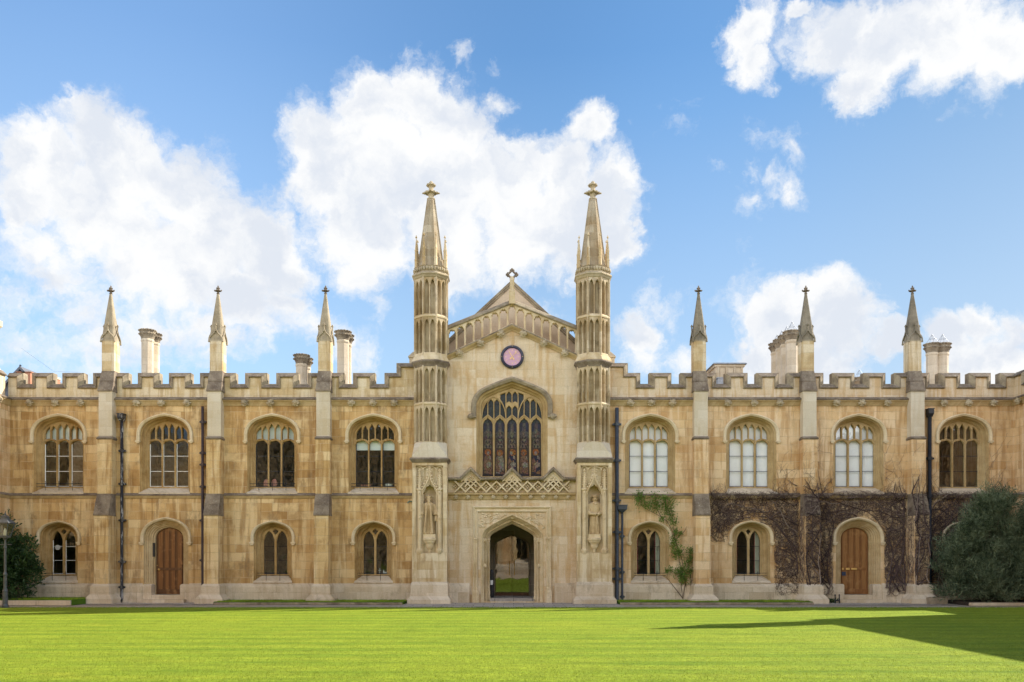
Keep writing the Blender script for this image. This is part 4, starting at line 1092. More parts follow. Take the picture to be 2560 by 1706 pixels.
# stained glass: one panel per light, figures simplified to plain robed shapes
GM = ['glass_violet', 'glass_blue', 'glass_orange', 'glass_white', 'glass_flesh', 'glass_brown', 'glass_teal', 'glass_canopy', 'glass_dark', 'glass_mauve']
def ell(c, rx, rz, n=14, a0=0, a1=2 * math.pi): return [(c[0] + rx * math.cos(a0 + (a1 - a0) * k / n), c[1] + rz * math.sin(a0 + (a1 - a0) * k / n)) for k in range(n)]
def stained_light(i):
    rnd = random.Random(40 + i)
    robe = ['glass_brown', 'glass_white', 'glass_blue', 'glass_brown', 'glass_blue'][i + 2]
    def fn(mb):
        Y = CY + .37
        def pc(m, poly, k): mb.cur = GM.index(m); mb.plate(poly, [], Y - 0.003 * k)
        L = LHW + 0.02
        pc('glass_violet', [(-L, 4.83), (L, 4.83), (L, 6.35), (-L, 6.35)], 0)
        pc('glass_mauve', [(-L, 6.35), (L, 6.35), (L, 6.92), (-L, 6.92)], 0)
        for s in (-1, 1): pc('glass_blue', [(s * L, 6.52), (s * .07, 6.62), (s * .05, 6.92), (s * L, 6.92)], 1)
        pc('glass_teal', [(-L, 6.92), (L, 6.92), (L, 7.2), (-L, 7.2)], 0)
        for z, w_ in ((6.60, 0.06), (6.42, 0.10), (6.25, 0.13), (6.08, 0.15)):       # canopy work above the head
            pc('glass_canopy', [(-w_, z - .12), (w_, z - .12), (w_ * .8, z), (0, z + .10), (-w_ * .8, z)], 1)
        for z in (6.02, 6.2, 6.36):
            for s in (-1, 1): pc('glass_dark', ell((s * 0.065, z), 0.03, 0.055, 8), 2)
        hz = 5.78 + rnd.uniform(-.03, .04)
        pc('glass_orange', ell((rnd.uniform(-.02, .03), hz), 0.125, 0.13), 3)
        hx = rnd.uniform(-.03, .03)
        pc('glass_flesh' if i % 2 else 'glass_white', ell((hx, hz - .03), 0.055, 0.075), 4)
        pc(robe, [(-.15, 4.98), (.15, 4.95), (.17, 5.35), (.12, 5.62), (.05, 5.69), (-.05, 5.69), (-.13, 5.6), (-.17, 5.3)], 1)
        pc('glass_brown', [(-.16, 5.05), (-.02, 5.0), (.02, 5.38), (-.10, 5.60), (-.16, 5.45)], 2)
        pc('glass_white', [(-.02, 5.18), (.15, 5.24), (.14, 5.38), (.02, 5.42), (-.07, 5.33)], 3)
        pc('glass_white', [(.04, 5.55), (.13, 5.50), (.12, 5.62), (.05, 5.68)], 3)
        pc('glass_flesh', ell((-.05 * (1 if i % 2 else -1), 5.45), 0.035, 0.03, 8), 4)
        pc('glass_brown', [(-.02, 5.0), (.14, 5.12), (.17, 4.90), (.10, 4.86)], 2)
        pc('glass_dark', [(-L, 4.83), (L, 4.83), (L, 4.93), (0, 4.97), (-L, 4.95)], 5)
    return fn
for i in range(-2, 3): part('stained_glass', None, stained_light(i), GM, CWf, (i * PITCH, 0, 0))
part('tracery_glass', None, lambda mb: mb.plate(arch(1.15, CWS, cw_rise(1.15), 6.99, es=.30), [], CY + .385), 'glass_teal', CWf)

# gable: string, openwork arcade, coping, and the steep gable behind
def sweep_gable(mb, e, prof, x=2.5):                   # prof of (y, dz) carried along the gable slope
    for s in (-1, 1):
        mb.rings([[(s * q, y, gl(e, q) + dz) for y, dz in prof] for q in (0.0, x)], True, False, True)
GS = part('gable_string', None, lambda mb: sweep_gable(mb, GB0, [(CY + .02, -.15), (CY - .04, -.15), (CY - .06, -.10), (CY - .15, -.02), (CY - .17, .02), (CY + .02, .07)]), 'moulded_stone', chapel)
part('drip_course', None, lambda mb: sweep_gable(mb, GB0, [(CY + .10, .025), (CY - .18, .022), (CY - .185, .05), (CY - .02, .12), (CY + .10, .12)]), 'coping_stone', GS)
def gab_open(mb):
    n = 15; sp = 0.326; holes = []
    for i in range(n):
        c = (i - 7) * sp; a, b = c - 0.125, c + 0.125
        zt = min(gl(GB1, a), gl(GB1, b)) - 0.115 if i != 7 else gl(GB1, 0.13) - 0.10
        pts = [(a, gl(GB0, a) + 0.13)] + ([(0, GB0[1] + .13)] if i == 7 else []) + [(b, gl(GB0, b) + 0.13)]
        zs_ = zt - 0.15
        # cusped round head
        for k in range(15):
            t = math.pi * k / 14
            r = 0.125 - 0.038 * max(0, math.cos(6 * t - math.pi)) ** 3 * (1 if 0.1 < t < 3.04 else 0)
            pts.append((c + r * math.cos(t), zs_ + r * 1.12 * math.sin(t)))
        holes.append(pts)
    out = [(-2.5, gl(GB0, 2.5) + .06), (0, GB0[1] + .06), (2.5, gl(GB0, 2.5) + .06), (2.5, gl(GB1, 2.5) - .03), (0, GB1[1] - .03), (-2.5, gl(GB1, 2.5) - .03)]
    mb.plate(out, holes, CY - .06, CY + .10, 0.02, 0.05)
    for h in holes: pass
part('openwork_parapet', None, gab_open, 'pale_moulding', chapel)
part('coping', None, lambda mb: sweep_gable(mb, GB1, [(CY + .16, -.09), (CY - .13, -.09), (CY - .14, -.05), (CY - .05, .06), (CY + .02, .10), (CY + .16, .10)]), 'coping_stone', chapel)
def gab_pier(mb):
    mb.box(-0.115, 0.115, CY - .16, CY + .14, 11.38, 11.84); mb.frustum((-0.115, 0.115, CY - .16, CY + .14, 11.842), (-.085, .085, CY - .10, CY + .14, 11.98))
    mb.box(-0.085, 0.085, CY - .10, CY + .14, 11.98, 12.3); mb.frustum((-.085, .085, CY - .10, CY + .14, 12.302), (-.05, .05, CY - .05, CY + .14, 12.45))
part('gable_pier', None, gab_pier, 'pale_moulding', chapel)
GY, GAP, GSL = 0.95, 12.68, 0.93
def back_gable(mb):
    mb.prism_y([(-3.3, GAP - 3.3 * GSL - .12), (-3.3, 8.0), (3.3, 8.0), (3.3, GAP - 3.3 * GSL - .12), (0, GAP - .12)], GY, GY + 0.35)
part('gable_wall', None, back_gable, 'gable_plaster', chapel)
def back_cop(mb):
    for s in (-1, 1):
        mb.rings([[(s * q, y, GAP - q * GSL + dz) for y, dz in ((GY - .05, -.15), (GY - .05, -.02), (GY + .1, .0), (GY + .4, .0), (GY + .4, -.15))] for q in (0.0, 3.4)], True, False, True)
    for s in (-1, 1):
        mb.rings([[(s * q, y, GAP - .19 - q * GSL + dz) for y, dz in ((GY - .02, -.07), (GY - .03, 0.0), (GY + .1, .0), (GY + .1, -.07))] for q in (0.0, 3.4)], True, False, True)
part('gable_coping', None, back_cop, 'coping_stone', chapel)
def gcross(mb):
    z = GAP + 0.24
    q = [(0.17, z), (0, z + .17), (-0.17, z), (0, z - .17)]
    for a, b in zip(q, q[1:] + q[:1]): mb.tube([(a[0], GY + .15, a[1]), (b[0], GY + .15, b[1])], 0.042, 6)
    for a in q: mb.blob((a[0] * 1.18, GY + .15, z + (a[1] - z) * 1.18), 0.062, 2, 0.3, 1)
    for a in q:
        for b in (-1, 1):
            mb.blob((a[0] * 1.0 + (b * .06 if abs(a[0]) < .01 else 0), GY + .15, z + (a[1] - z) + (b * .06 if abs(a[0]) > .01 else 0)), 0.045, 3, 0.3, 1)
    mb.tube([(0, GY + .15, GAP - .05), (0, GY + .15, z - .14)], 0.06, 6)
part('gable_cross', None, gcross, 'weathered_stone', chapel)
def ch_roof(mb):
    for s in (-1, 1):
        a = [(0, GY + .36, GAP - .16), (s * 3.5, GY + .36, GAP - .16 - 3.5 * GSL), (s * 3.5, 18, GAP - .16 - 3.5 * GSL), (0, 18, GAP - .16)]
        mb.add(a + [(x, y, z - .1) for x, y, z in a], [(0, 1, 2, 3), (4, 5, 6, 7), (0, 1, 5, 4), (1, 2, 6, 5), (2, 3, 7, 6)])
part('roof', None, ch_roof, 'slate_roof', chapel)
for k, x in enumerate((-2.0, -1.2, -0.42, 0.42, 1.2, 2.0)): part('boss', 'boss%d' % (k % 5), boss_fn(k % 5 + 1), 'carved_stone', chapel, (x, CY - .08, gl(GB0, x) - .12))

# turrets
def octo(r, z, c=(0, 0)): return [(c[0] + r / math.cos(math.pi / 8) * math.cos(math.pi / 8 + k * math.pi / 4), c[1] + r / math.cos(math.pi / 8) * math.sin(math.pi / 8 + k * math.pi / 4), z) for k in range(8)]
def panel_tier(mb, z0, z1, head=0.30, r=TR):
    side = r * math.tan(math.pi / 8)                   # half a face
    for k in range(8):
        tmp = MB(); holes = []
        for s in (-1, 1):
            c, h = s * 0.108, 0.082
            pts = [(c - h, z0 + 0.05), (c + h, z0 + 0.05)]
            for j in range(11):
                x = h - 2 * h * j / 10; q = abs(x) / h
                pts.append((c + x, z1 - 0.10 - 0.20 * q ** 1.9 - 0.022 * abs(math.sin(q * math.pi * 1.6))))
            holes.append(pts)
        tmp.plate([(-side, z0), (side, z0), (side, z1), (-side, z1)], holes, -r, -r + 0.14, 0.012, 0.03, rim=False)
        for s in (-1, 1): tmp.tube([(s * side * 0.985, -r - .002, z0), (s * side * 0.985, -r - .002, z1)], 0.030, 6)
        rot = Matrix.Rotation(k * math.pi / 4, 4, 'Z')
        mb.add([tuple(rot @ Vector(v)) for v in tmp.v], tmp.f)
def turret_core(mb): mb.rings([octo(TR - 0.135, 5.6), octo(TR - 0.135, 12.3)], True, True, True)
TBANDS = [[(.55, 10.72), (.625, 10.74), (.635, 10.79), (.60, 10.83), (.55, 10.84)], [(.55, 7.44), (.625, 7.46), (.635, 7.50), (.60, 7.54), (.55, 7.55)],
          [(.55, 9.42), (.60, 9.40), (.62, 9.30), (.685, 9.16), (.685, 9.12)]]
def turret_string(mb): mb.rings([octo(r, z) for r, z in [(.60, 9.13), (.70, 9.12), (.72, 9.07), (.70, 9.03), (.64, 8.95), (.61, 8.88), (.55, 8.88)]])
def turret_broach(mb):
    b = bmesh.new(); s = 0.655
    for p in octo(TR + .005, 6.05) + octo(TR + .005, 6.0): b.verts.new(p)
    for x, y in ((-s, -s - .02), (s, -s - .02), (s, s), (-s, s)):
        b.verts.new((x, y, 5.50)); b.verts.new((x, y, 5.45))
    b.verts.ensure_lookup_table()
    r = bmesh.ops.convex_hull(b, input=b.verts[:]); b.verts.index_update()
    mb.add([tuple(v.co) for v in b.verts], [tuple(v.index for v in f.verts) for f in b.faces]); b.free()
def turret_cap(mb):
    for a, b in (((.70, 5.45), (.74, 5.41)), ((.74, 5.408), (.74, 5.375)), ((.73, 5.373), (.655, 5.27))):
        mb.frustum((-b[0], b[0], -b[0] - .04, .7, b[1]), (-a[0], a[0], -a[0] - .04, .7, a[1]))
def turret_crown(mb):
    mb.rings([octo(r, z) for r, z in [(.58, 12.20), (.63, 12.24), (.66, 12.30), (.695, 12.335), (.695, 12.37), (.66, 12.41), (.62, 12.43), (.60, 12.44), (.60, 12.64), (.63, 12.67), (.55, 12.69)]])
    for k in range(40):
        a = 2 * math.pi * k / 40; t = ((a - math.pi / 8) % (math.pi / 4)) - math.pi / 8
        r = 0.625 / math.cos(t)
        mb.blob((r * math.cos(a), r * math.sin(a), 12.55 + .015 * (k % 2)), (0.052, 0.052, 0.085), k, 0.4, 1, 3)
def turret_spire(mb):
    mb.rings([octo(r, z) for r, z in [(.50, 12.66), (.475, 12.75), (.44, 13.0), (.13, 15.36)]], True, True, True)
    for k in range(8):
        a = math.pi / 8 + k * math.pi / 4
        c = 1 / math.cos(math.pi / 8)
        mb.tube([(r * c * math.cos(a), r * c * math.sin(a), z) for r, z in [(.44, 13.0), (.13, 15.36)]], 0.022, 5)
def turret_pins(mb):
    R_ = 0.585
    for k in range(8):
        a = math.pi / 8 + k * math.pi / 4; c = (R_ * math.cos(a), R_ * math.sin(a), 0)
        mb.lathe([(.068, 12.64), (.068, 12.95), (.078, 12.96), (.078, 12.99), (.058, 13.0), (.058, 13.30), (.068, 13.31), (.068, 13.35), (.050, 13.36), (.012, 13.78)], c, 4, a)
        mb.blob((c[0], c[1], 13.83), (.045, .045, .04), k, .3, 1); mb.blob((c[0], c[1], 13.88), (.02, .02, .04), k, .2, 1)
def turret_fin(mb):
    mb.lathe([(.12, 0), (.165, .015), (.165, .05), (.12, .07), (.10, .12), (.14, .22), (.16, .30), (.10, .36), (.09, .46), (.13, .52), (.17, .56), (.10, .62), (.07, .68), (.03, .72)], (0, 0, 15.34), 8, math.pi / 8)
    for k in range(8):
        a = k * math.pi / 4; r = .22 if k % 2 == 0 else .17
        mb.blob((r * math.cos(a), r * math.sin(a), 15.61), (.085, .085, .06), k, .4, 1, 3)
        if k % 2 == 0: mb.blob((.30 * math.cos(a), .30 * math.sin(a), 15.60), (.045, .045, .035), k, .4, 1, 3)
        mb.blob((.14 * math.cos(a), .14 * math.sin(a), 15.90), (.055, .055, .05), k, .4, 1, 3)
# pier below the turret, with the statue niche
def niche_arch(z0, w=0.265):
    pts = [(-w, z0), (w, z0)]
    for k in range(17):
        x = w - 2 * w * k / 16; q = abs(x) / w
        pts.append((x, 4.12 + 0.36 * (1 - q ** 1.8) - 0.055 * abs(math.sin(q * math.pi * 2.0)) * (1 if q < .98 else 0)))
    return pts
def pier_plinth(mb):
    mb.frustum((-.80, .80, -1.12, .0, 0.0), (-.80, .80, -1.12, .0, 0.15)); mb.frustum((-.80, .80, -1.12, .0, 0.152), (-.70, .70, -.98, .0, 0.28))
    mb.box(-.69, .69, -.96, 0, .28, .70); mb.frustum((-.69, .69, -.96, 0, .702), (-.655, .655, -.86, 0, .82))
def pier_body(mb):
    f = -.85
    mb.box(-.65, .65, f, -.0, .78, 1.90)
    for s in (-1, 1): mb.box(s * .582 - .068, s * .582 + .068, f, 0, 1.90, 5.35)
    mb.box(-.514, .514, f + .002, 0, 5.16, 5.34)
    mb.box(-.514, .514, -.28, 0, 1.90, 5.16)
    # inner sheet with the niche
    mb.plate([(-.514, 1.90), (.514, 1.90), (.514, 5.16), (-.514, 5.16)], [niche_arch(2.55)], f + .13, -.30, 0.0, 0.0, rim=False)
def pier_carving(mb):
    f = -.85
    for s in (-1, 1):                                  # flanking shafts with pinnacles and pendants
        c = (s * .375, f + .06, 0)
        mb.lathe([(.015, 1.70), (.04, 1.78), (.05, 1.84), (.10, 1.87), (.13, 1.95), (.14, 2.02), (.09, 2.06), (.085, 2.30), (.085, 3.30), (.095, 3.32), (.085, 3.34), (.085, 4.22), (.115, 4.25), (.115, 4.30), (.07, 4.33), (.06, 4.62), (.02, 5.00)], c, 8, math.pi / 8)
        for k in range(7): 
            for d in (-1, 1): mb.blob((c[0] + d * (.075 - .006 * k), c[1] - .03, 4.45 + .085 * k), .033, k, .4, 1, 3)
        mb.blob((c[0], c[1], 5.02), .04, 1, .3, 1)
        for k in range(2): mb.blob((c[0], c[1] - .09, 3.2 + k * .95), (.05, .03, .07), k, .3, 1)
        mb.tube([(s * .25, f + .06, 1.9), (s * .25, f + .06, 4.1)], .018, 5)
        mb.tube([(s * .50, f + .05, 1.9), (s * .50, f + .05, 5.0)], .020, 5)
        for cx_, hw in ((s * .375, .12),):
            mb.tube([(cx_ + hw * math.cos(math.pi * k / 10), f + .06, 5.0 + .12 * math.sin(math.pi * k / 10)) for k in range(11)], .018, 5)
        # ogee canopy
        mb.tube([(s * .285, f + .05, 4.08), (s * .27, f + .03, 4.22), (s * .20, f - .01, 4.36), (s * .11, f - .03, 4.50), (s * .045, f - .04, 4.64), (0, f - .04, 4.86)], .036, 6, .024)
        for k, (x, z) in enumerate(((.25, 4.36), (.19, 4.47), (.13, 4.57), (.085, 4.67), (.06, 4.78))): mb.blob((s * (x + .015), f - .02, z), .042, k, .4, 1, 3)
        for k in range(3): mb.blob((s * (.055 + .03 * (k == 1)), f - .03, 4.92 + .07 * k), .032, k, .3, 1, 3)
    mb.tube([(.25 * math.cos(math.pi * k / 10), f + .06, 4.98 + .16 * math.sin(math.pi * k / 10)) for k in range(11)], .018, 5)
    mb.tube([(0, f - .04, 4.80), (0, f - .03, 5.08)], .024, 6); mb.blob((0, f - .03, 5.10), .038, 1, .3, 1)
    mb.lathe([(.02, 1.86), (.05, 1.94), (.06, 2.02), (.12, 2.10), (.15, 2.22), (.22, 2.30), (.24, 2.36), (.27, 2.38), (.27, 2.44), (.24, 2.46)], (0, f + .08, 0), 8, math.pi / 8)
    mb.box(-.225, .225, f + .0, f + .5, 2.44, 2.60)
def turret(s):
    X = s * TX
    pb = part('pier', 'pier', pier_body, 'pier_stone', chapel, (X, 0, 0))
    part('pier_plinth', 'pierp', pier_plinth, 'plinth_stone', pb)
    part('niche_carving', 'pierc', pier_carving, 'statue_stone', pb)
    part('niche_back', 'pierb', lambda mb: mb.plate([(-.30, 2.45), (.30, 2.45), (.30, 4.6), (-.30, 4.6)], [], -.42), 'statue_stone', pb)
    part('pier_cap', 'pcap', turret_cap, 'weathered_stone', pb, (0, TY, 0))
    t = part('turret', 'tcore', turret_core, 'recess_shade_stone', chapel, (X, TY, 0))
    part('broach', 'tbro', turret_broach, 'grey_stone', t)
    def tiers(mb):
        for a, b in ((6.04, 7.46), (7.52, 8.92), (9.32, 10.75), (10.82, 12.24)): panel_tier(mb, a, b)
    part('panelling', 'ttier', tiers, 'turret_stone', t)
    for q, bd in enumerate(TBANDS): part('band', 'tband%d' % q, lambda mb: mb.rings([octo(r, z) for r, z in bd]), 'pale_moulding', t)
    part('string_course', 'tstr', turret_string, 'weathered_stone', t)
    part('crown', 'tcrown', turret_crown, 'carved_stone', t)
    part('spire', 'tsp', turret_spire, 'spire_stone', t)
    part('corner_pinnacles', 'tpin', turret_pins, 'pier_stone', t)
    part('finial', 'tfin', turret_fin, 'carved_stone', t)
    sh = part('shoulder', 'tsh', lambda mb: (mb.box(-.16, .16, .25, .6, 8.6, 9.45), mb.frustum((-.20, .20, .21, .64, 9.45), (-.20, .20, .21, .64, 9.5)), mb.frustum((-.19, .19, .22, .63, 9.502), (-.02, .02, .3, .5, 9.68))), 'chimney_stone', chapel, (s * 3.80, 0, 0))
turret(-1); turret(1)

# parapet band over the doorway
FB, FT = 4.20, 4.64
def lattice(mb):
    y0, y1 = -.30, -.22
    mb.plate([(-2.45, FB - .02), (2.45, FB - .02), (2.45, FT + .02), (-2.45, FT + .02)], [], -.15)
    H = FT - FB; hw = .026
    def bar(xa, za, xb, zb):
        d = Vector((xb - xa, zb - za)).normalized(); nx, nz = -d.y * hw, d.x * hw
        q = [(xa + nx, za + nz), (xa - nx, za - nz), (xb - nx, zb - nz), (xb + nx, zb + nz)]
        mb.prism_y(q, y0 + random.uniform(0, .004), y1 + .012)
    P = 0.3925; k = -8
    for k in range(-8, 8):
        x = k * P + .0
        for s in (-1, 1):
            xa, xb = x - s * H / 2, x + s * H / 2
            za, zb = FB, FT
            if min(xa, xb) < -2.44 or max(xa, xb) > 2.44: continue
            bar(xa, za, xb, zb)
    for c in (-1.57, 0, 1.57):
        mb.prism_y([(c - .37, FT), (c + .37, FT), (c, FT + .37)], -.27, -.21)
        for s in (-1, 1): bar(c + s * .36, FT - .02, c + s * .01, FT + .33)
        for s in (-1, 1): bar(c + s * .22, FT - .22, c, FT - .0)
        for a in range(4): mb.blob((c + .062 * math.cos(a * math.pi / 2), -.285, FT + .10 + .062 * math.sin(a * math.pi / 2)), (.042, .03, .042), a, .1, 1)
    k = -6
    for k in range(-12, 12):
        x = (k + .5) * P / 1.0 / 1.0
        if abs(x) > 2.35: continue
        for a in range(4):
            mb.blob((x + .052 * math.cos(a * math.pi / 2), -.21, (FB + FT) / 2 + .052 * math.sin(a * math.pi / 2)), (.036, .03, .036), a, .1, 1)
lp = part('lattice_parapet', None, lattice, 'pale_moulding', chapel)
zz = [(-2.46, FT + .02)]
for c in (-1.57, 0, 1.57): zz += [(c - .36, FT + .02), (c, FT + .38), (c + .36, FT + .02)]
zz += [(2.46, FT + .02)]
def zig(mb):
    up = offset_line(zz, -.115); md = offset_line(zz, -.05)
    mb.rings([[(x, y, z) for x, z in c] for c, y in [(zz, -.21), (zz, -.36), (md, -.40), (offset_line(zz, -.075), -.39), (up, -.27), (up, -.10)]], closed=False)
part('coping', None, zig, 'coping_stone', lp)
FZ = 3.97
def frieze(mb):
    mb.prism_x([(CY + .01, FZ - .03), (CY - .03, FZ - .03), (CY - .05, FZ), (CY - .06, FZ + .03), (CY - .11, FZ + .12), (CY - .20, FZ + .15), (CY - .21, FZ + .20), (CY - .23, FZ + .22), (CY + .01, FZ + .22)], -2.45, 2.45)
part('frieze', None, frieze, 'moulded_stone', chapel)
for k in range(10): part('rosette', 'ros%d' % (k % 5), (lambda sd: lambda mb: (mb.blob((0, -.02, 0), (.065, .05, .062), sd, .35, 1, 3), [mb.blob((.06 * math.cos(a), -.02, .06 * math.sin(a)), .034, sd + a, .3, 1, 3) for a in range(6)]))(k % 5), 'carved_stone', chapel, ((k - 4.5) * .475, CY - .13, FZ + .06))

# chapel doorway
def cd_rev(mb):
    o = CY
    seq = [(1.195, o), (1.18, o - .02), (1.15, o - .03), (1.12, o), (1.10, o + .06), (1.07, o + .08), (1.06, o + .14), (1.01, o + .22), (.985, o + .23), (.965, o + .20), (.94, o + .24), (.92, o + .34), (.895, o + .36), (.865, o + .42), (.855, o + .50), (.855, o + .62)]
    mb.loft([(cd_arch(w, 0.0), y) for w, y in seq])
cdw = part('doorway', None, cd_rev, 'pale_moulding', chapel)
cdw['label'] = 'wide moulded porch doorway under a square label'
def cd_label(mb):
    o = CY
    def sq(w, z): return [(-w, 0.0), (-w, z), (w, z), (w, 0.0)]
    seq = [(1.50, 3.68, o), (1.50, 3.68, o - .07), (1.47, 3.65, o - .10), (1.44, 3.60, o - .06), (1.41, 3.58, o - .02), (1.37, 3.54, o - .02), (1.35, 3.52, o - .07), (1.32, 3.48, o - .07), (1.30, 3.465, o - .005)]
    mb.rings([[(x, y, z) for x, z in sq(w, z)] for w, z, y in seq], closed=False)
    # spandrel carving
    rnd = random.Random(3)
    for s in (-1, 1):
        for k in range(90):
            x = rnd.uniform(.25, 1.24); z = rnd.uniform(2.5, 3.42)
            if z > arch_z(1.20, CDS, cd_rise(1.2), x, es=.40, th=58) + .06: mb.blob((s * x, o - .012, z), (rnd.uniform(.025, .05), .035, rnd.uniform(.02, .045)), k, .4, 1, 3)
        mb.tube([(s * (1.20 - .95 * t), o - .02, 2.95 + .42 * t + .05 * math.sin(t * 14)) for t in [i / 14 for i in range(15)] if 2.95 + .42 * t > arch_z(1.2, CDS, cd_rise(1.2), 1.20 - .95 * t, es=.40, th=58) + .05], .016, 5)
part('square_label', None, cd_label, 'hood_stone', cdw)
def cd_jamb(mb):                                       # jamb shafts, capitals and bases
    for s in (-1, 1):
        for x, y, r in ((1.42, CY - .05, .035), (1.35, CY - .05, .04), (1.11, CY + .06, .030), (1.00, CY + .17, .030), (.90, CY + .31, .035)):
            mb.lathe([(r * 2.1, 0), (r * 2.1, .20), (r * 1.7, .24), (r * 1.9, .42), (r * 1.4, .50), (r * 1.6, .55), (r, .60), (r, 2.30), (r * 1.4, 2.33), (r * 1.3, 2.37), (r * 1.9, 2.42), (r * 1.9, 2.45), (r, 2.48)], (s * x, y, 0), 8, math.pi / 8)
        mb.box(s * 1.385 - .13, s * 1.385 + .13, CY - .10, CY + .02, 0, .46)
        for z in (2.38, 1.42): mb.blob((s * 1.03, CY + .08, z), (.07, .06, .09), int(z * 3) + s, .4, 1, 3)
    for q, zz_ in ((.56, 3.03), (0.0, 3.26), (-.56, 3.03)): mb.blob((q, CY + .12, zz_), (.08, .06, .07), 3, .4, 1, 3)
part('jamb_shafts', None, cd_jamb, 'pale_moulding', cdw)
for s in (-1, 1):
    part('plinth', None, lambda mb: mb.prism_x([(CY + .004, 0), (CY - .12, 0), (CY - .12, .62), (CY - .09, .68), (CY - .04, .72), (CY + .004, .76)], *sorted((s * 1.62, s * 2.45))), 'plinth_stone', chapel)
# porch behind the doorway
PY0, PY1 = CY + .62, 2.55
def porch(mb):
    for s in (-1, 1): mb.box(s * 1.05 - .10, s * 1.05 + .10, PY0, PY1, 0, 3.5)
    n = 12
    mb.rings([[(x, PY0, z) for x, z in arch(.95, 2.38, .80, 0.1, es=.4, th=58)], [(x, PY1, z) for x, z in arch(.95, 2.38, .80, 0.1, es=.4, th=58)]], closed=False)
    mb.plate([(-1.2, 0), (1.2, 0), (1.2, 3.6), (-1.2, 3.6)], [cd_arch(.853, 0.02)], PY0 - .004)
    mb.plate([(-1.2, 0), (1.2, 0), (1.2, 3.5), (-1.2, 3.5)], [arch(.76, 2.15, .55, 0.05, es=.3, th=60)], PY1 - .02)
    for y in (1.0, 1.75): mb.rings([[(x, yy, z) for x, z in arch(.95 - q, 2.38 - q * .3, .80 - q, 2.2, es=.4, th=58)] for q, yy in ((0, y - .06), (.06, y - .03), (.06, y + .03), (0, y + .06))], closed=False)
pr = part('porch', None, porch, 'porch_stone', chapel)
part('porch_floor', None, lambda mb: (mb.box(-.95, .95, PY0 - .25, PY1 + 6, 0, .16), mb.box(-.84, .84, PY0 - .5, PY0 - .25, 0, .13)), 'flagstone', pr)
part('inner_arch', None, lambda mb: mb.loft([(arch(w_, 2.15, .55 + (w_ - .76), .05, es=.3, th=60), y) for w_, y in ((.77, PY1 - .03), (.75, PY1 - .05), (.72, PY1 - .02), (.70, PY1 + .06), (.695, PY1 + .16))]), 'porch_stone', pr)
for s in (-1, 1):
    g = part('glass_door', None, lambda mb: mb.plate([(s * .008, .30), (s * .69, .30), (s * .69, 2.72), (s * .008, 2.72)], [], PY1 + .17), 'door_glass', chapel)
    part('door_handle', None, lambda mb: (mb.tube([(s * .10, PY1 + .06, 1.02), (s * .10, PY1 + .06, 1.62)], .016, 8), mb.tube([(s * .10, PY1 + .06, 1.10), (s * .10, PY1 + .165, 1.10)], .010, 6), mb.tube([(s * .10, PY1 + .06, 1.54), (s * .10, PY1 + .165, 1.54)], .010, 6)), 'brass', g)
    part('door_frame', None, lambda mb: (mb.box(min(s * .003, s * .68), max(s * .003, s * .68), PY1 + .15, PY1 + .19, .16, .295), mb.box(s * .70 - .015, s * .70 + .015, PY1 + .13, PY1 + .2, .16, 2.72)), 'dark_oak', g)
part('antechapel', None, lambda mb: (mb.box(-3.1, -3.0, 2.8, 9, .0, 3.6), mb.box(3.0, 3.1, 2.8, 9, 0, 3.6), mb.box(-3, 3, 9, 9.1, 0, 3.6)), 'room_plaster', chapel)

# clock on the gable
CZ = 9.375
clock = thing('wall_clock', 'round clock with pink dial, gold hands and dark blue rim on the chapel gable', 'clock', (0.01, CY - .02, CZ))
def ring_(mb, prof, n=48): mb.rings([[(r * math.cos(2 * math.pi * k / n), y, r * math.sin(2 * math.pi * k / n)) for k in range(n)] for r, y in prof])
part('rim', None, lambda mb: ring_(mb, [(.44, .02), (.445, -.05), (.42, -.09), (.36, -.10), (.34, -.08), (.335, -.04)]), 'clock_navy', clock)
part('dial', None, lambda mb: mb.plate(ell((0, 0), .34, .34, 40), [], -.045), 'clock_pink', clock)
def ticks(mb):
    for k in range(12):
        a = k * math.pi / 6; L = (.055, .055)[k % 3 != 0]; d = Vector((math.sin(a), math.cos(a))); q = Vector((d.y, -d.x)) * .009
        p0, p1 = d * .225, d * (.225 + L)
        mb.prism_y([tuple(p0 + q), tuple(p0 - q), tuple(p1 - q), tuple(p1 + q)], -.052, -.046)
    for k in range(12):
        a = k * math.pi / 6 ; d = Vector((math.sin(a), math.cos(a)))
        if k % 3 == 0: mb.prism_y([(d.x * .40 + .013 * math.cos(t * math.pi / 2), d.y * .40 + .013 * math.sin(t * math.pi / 2)) for t in range(4)], -.101, -.092)
part('hour_marks', None, ticks, 'gold_leaf', clock)
def hand(a, L, w0, y):
    def fn(mb):
        d = Vector((math.sin(a), math.cos(a))); q = Vector((d.y, -d.x))
        poly = [d * -.11 + q * .028, d * -.13, d * -.11 - q * .028, d * -.03 - q * w0, d * (L * .55) - q * w0 * .9, d * (L * .72) - q * w0 * 1.8, d * L, d * (L * .72) + q * w0 * 1.8, d * (L * .55) + q * w0 * .9, d * -.03 + q * w0]
        mb.prism_y([tuple(p) for p in poly], y, y + .006)
    return fn
part('hour_hand', None, hand(R(-31), .245, .010, -.066), 'gold_leaf', clock)
part('minute_hand', None, hand(R(42), .300, .009, -.076), 'gold_leaf', clock)

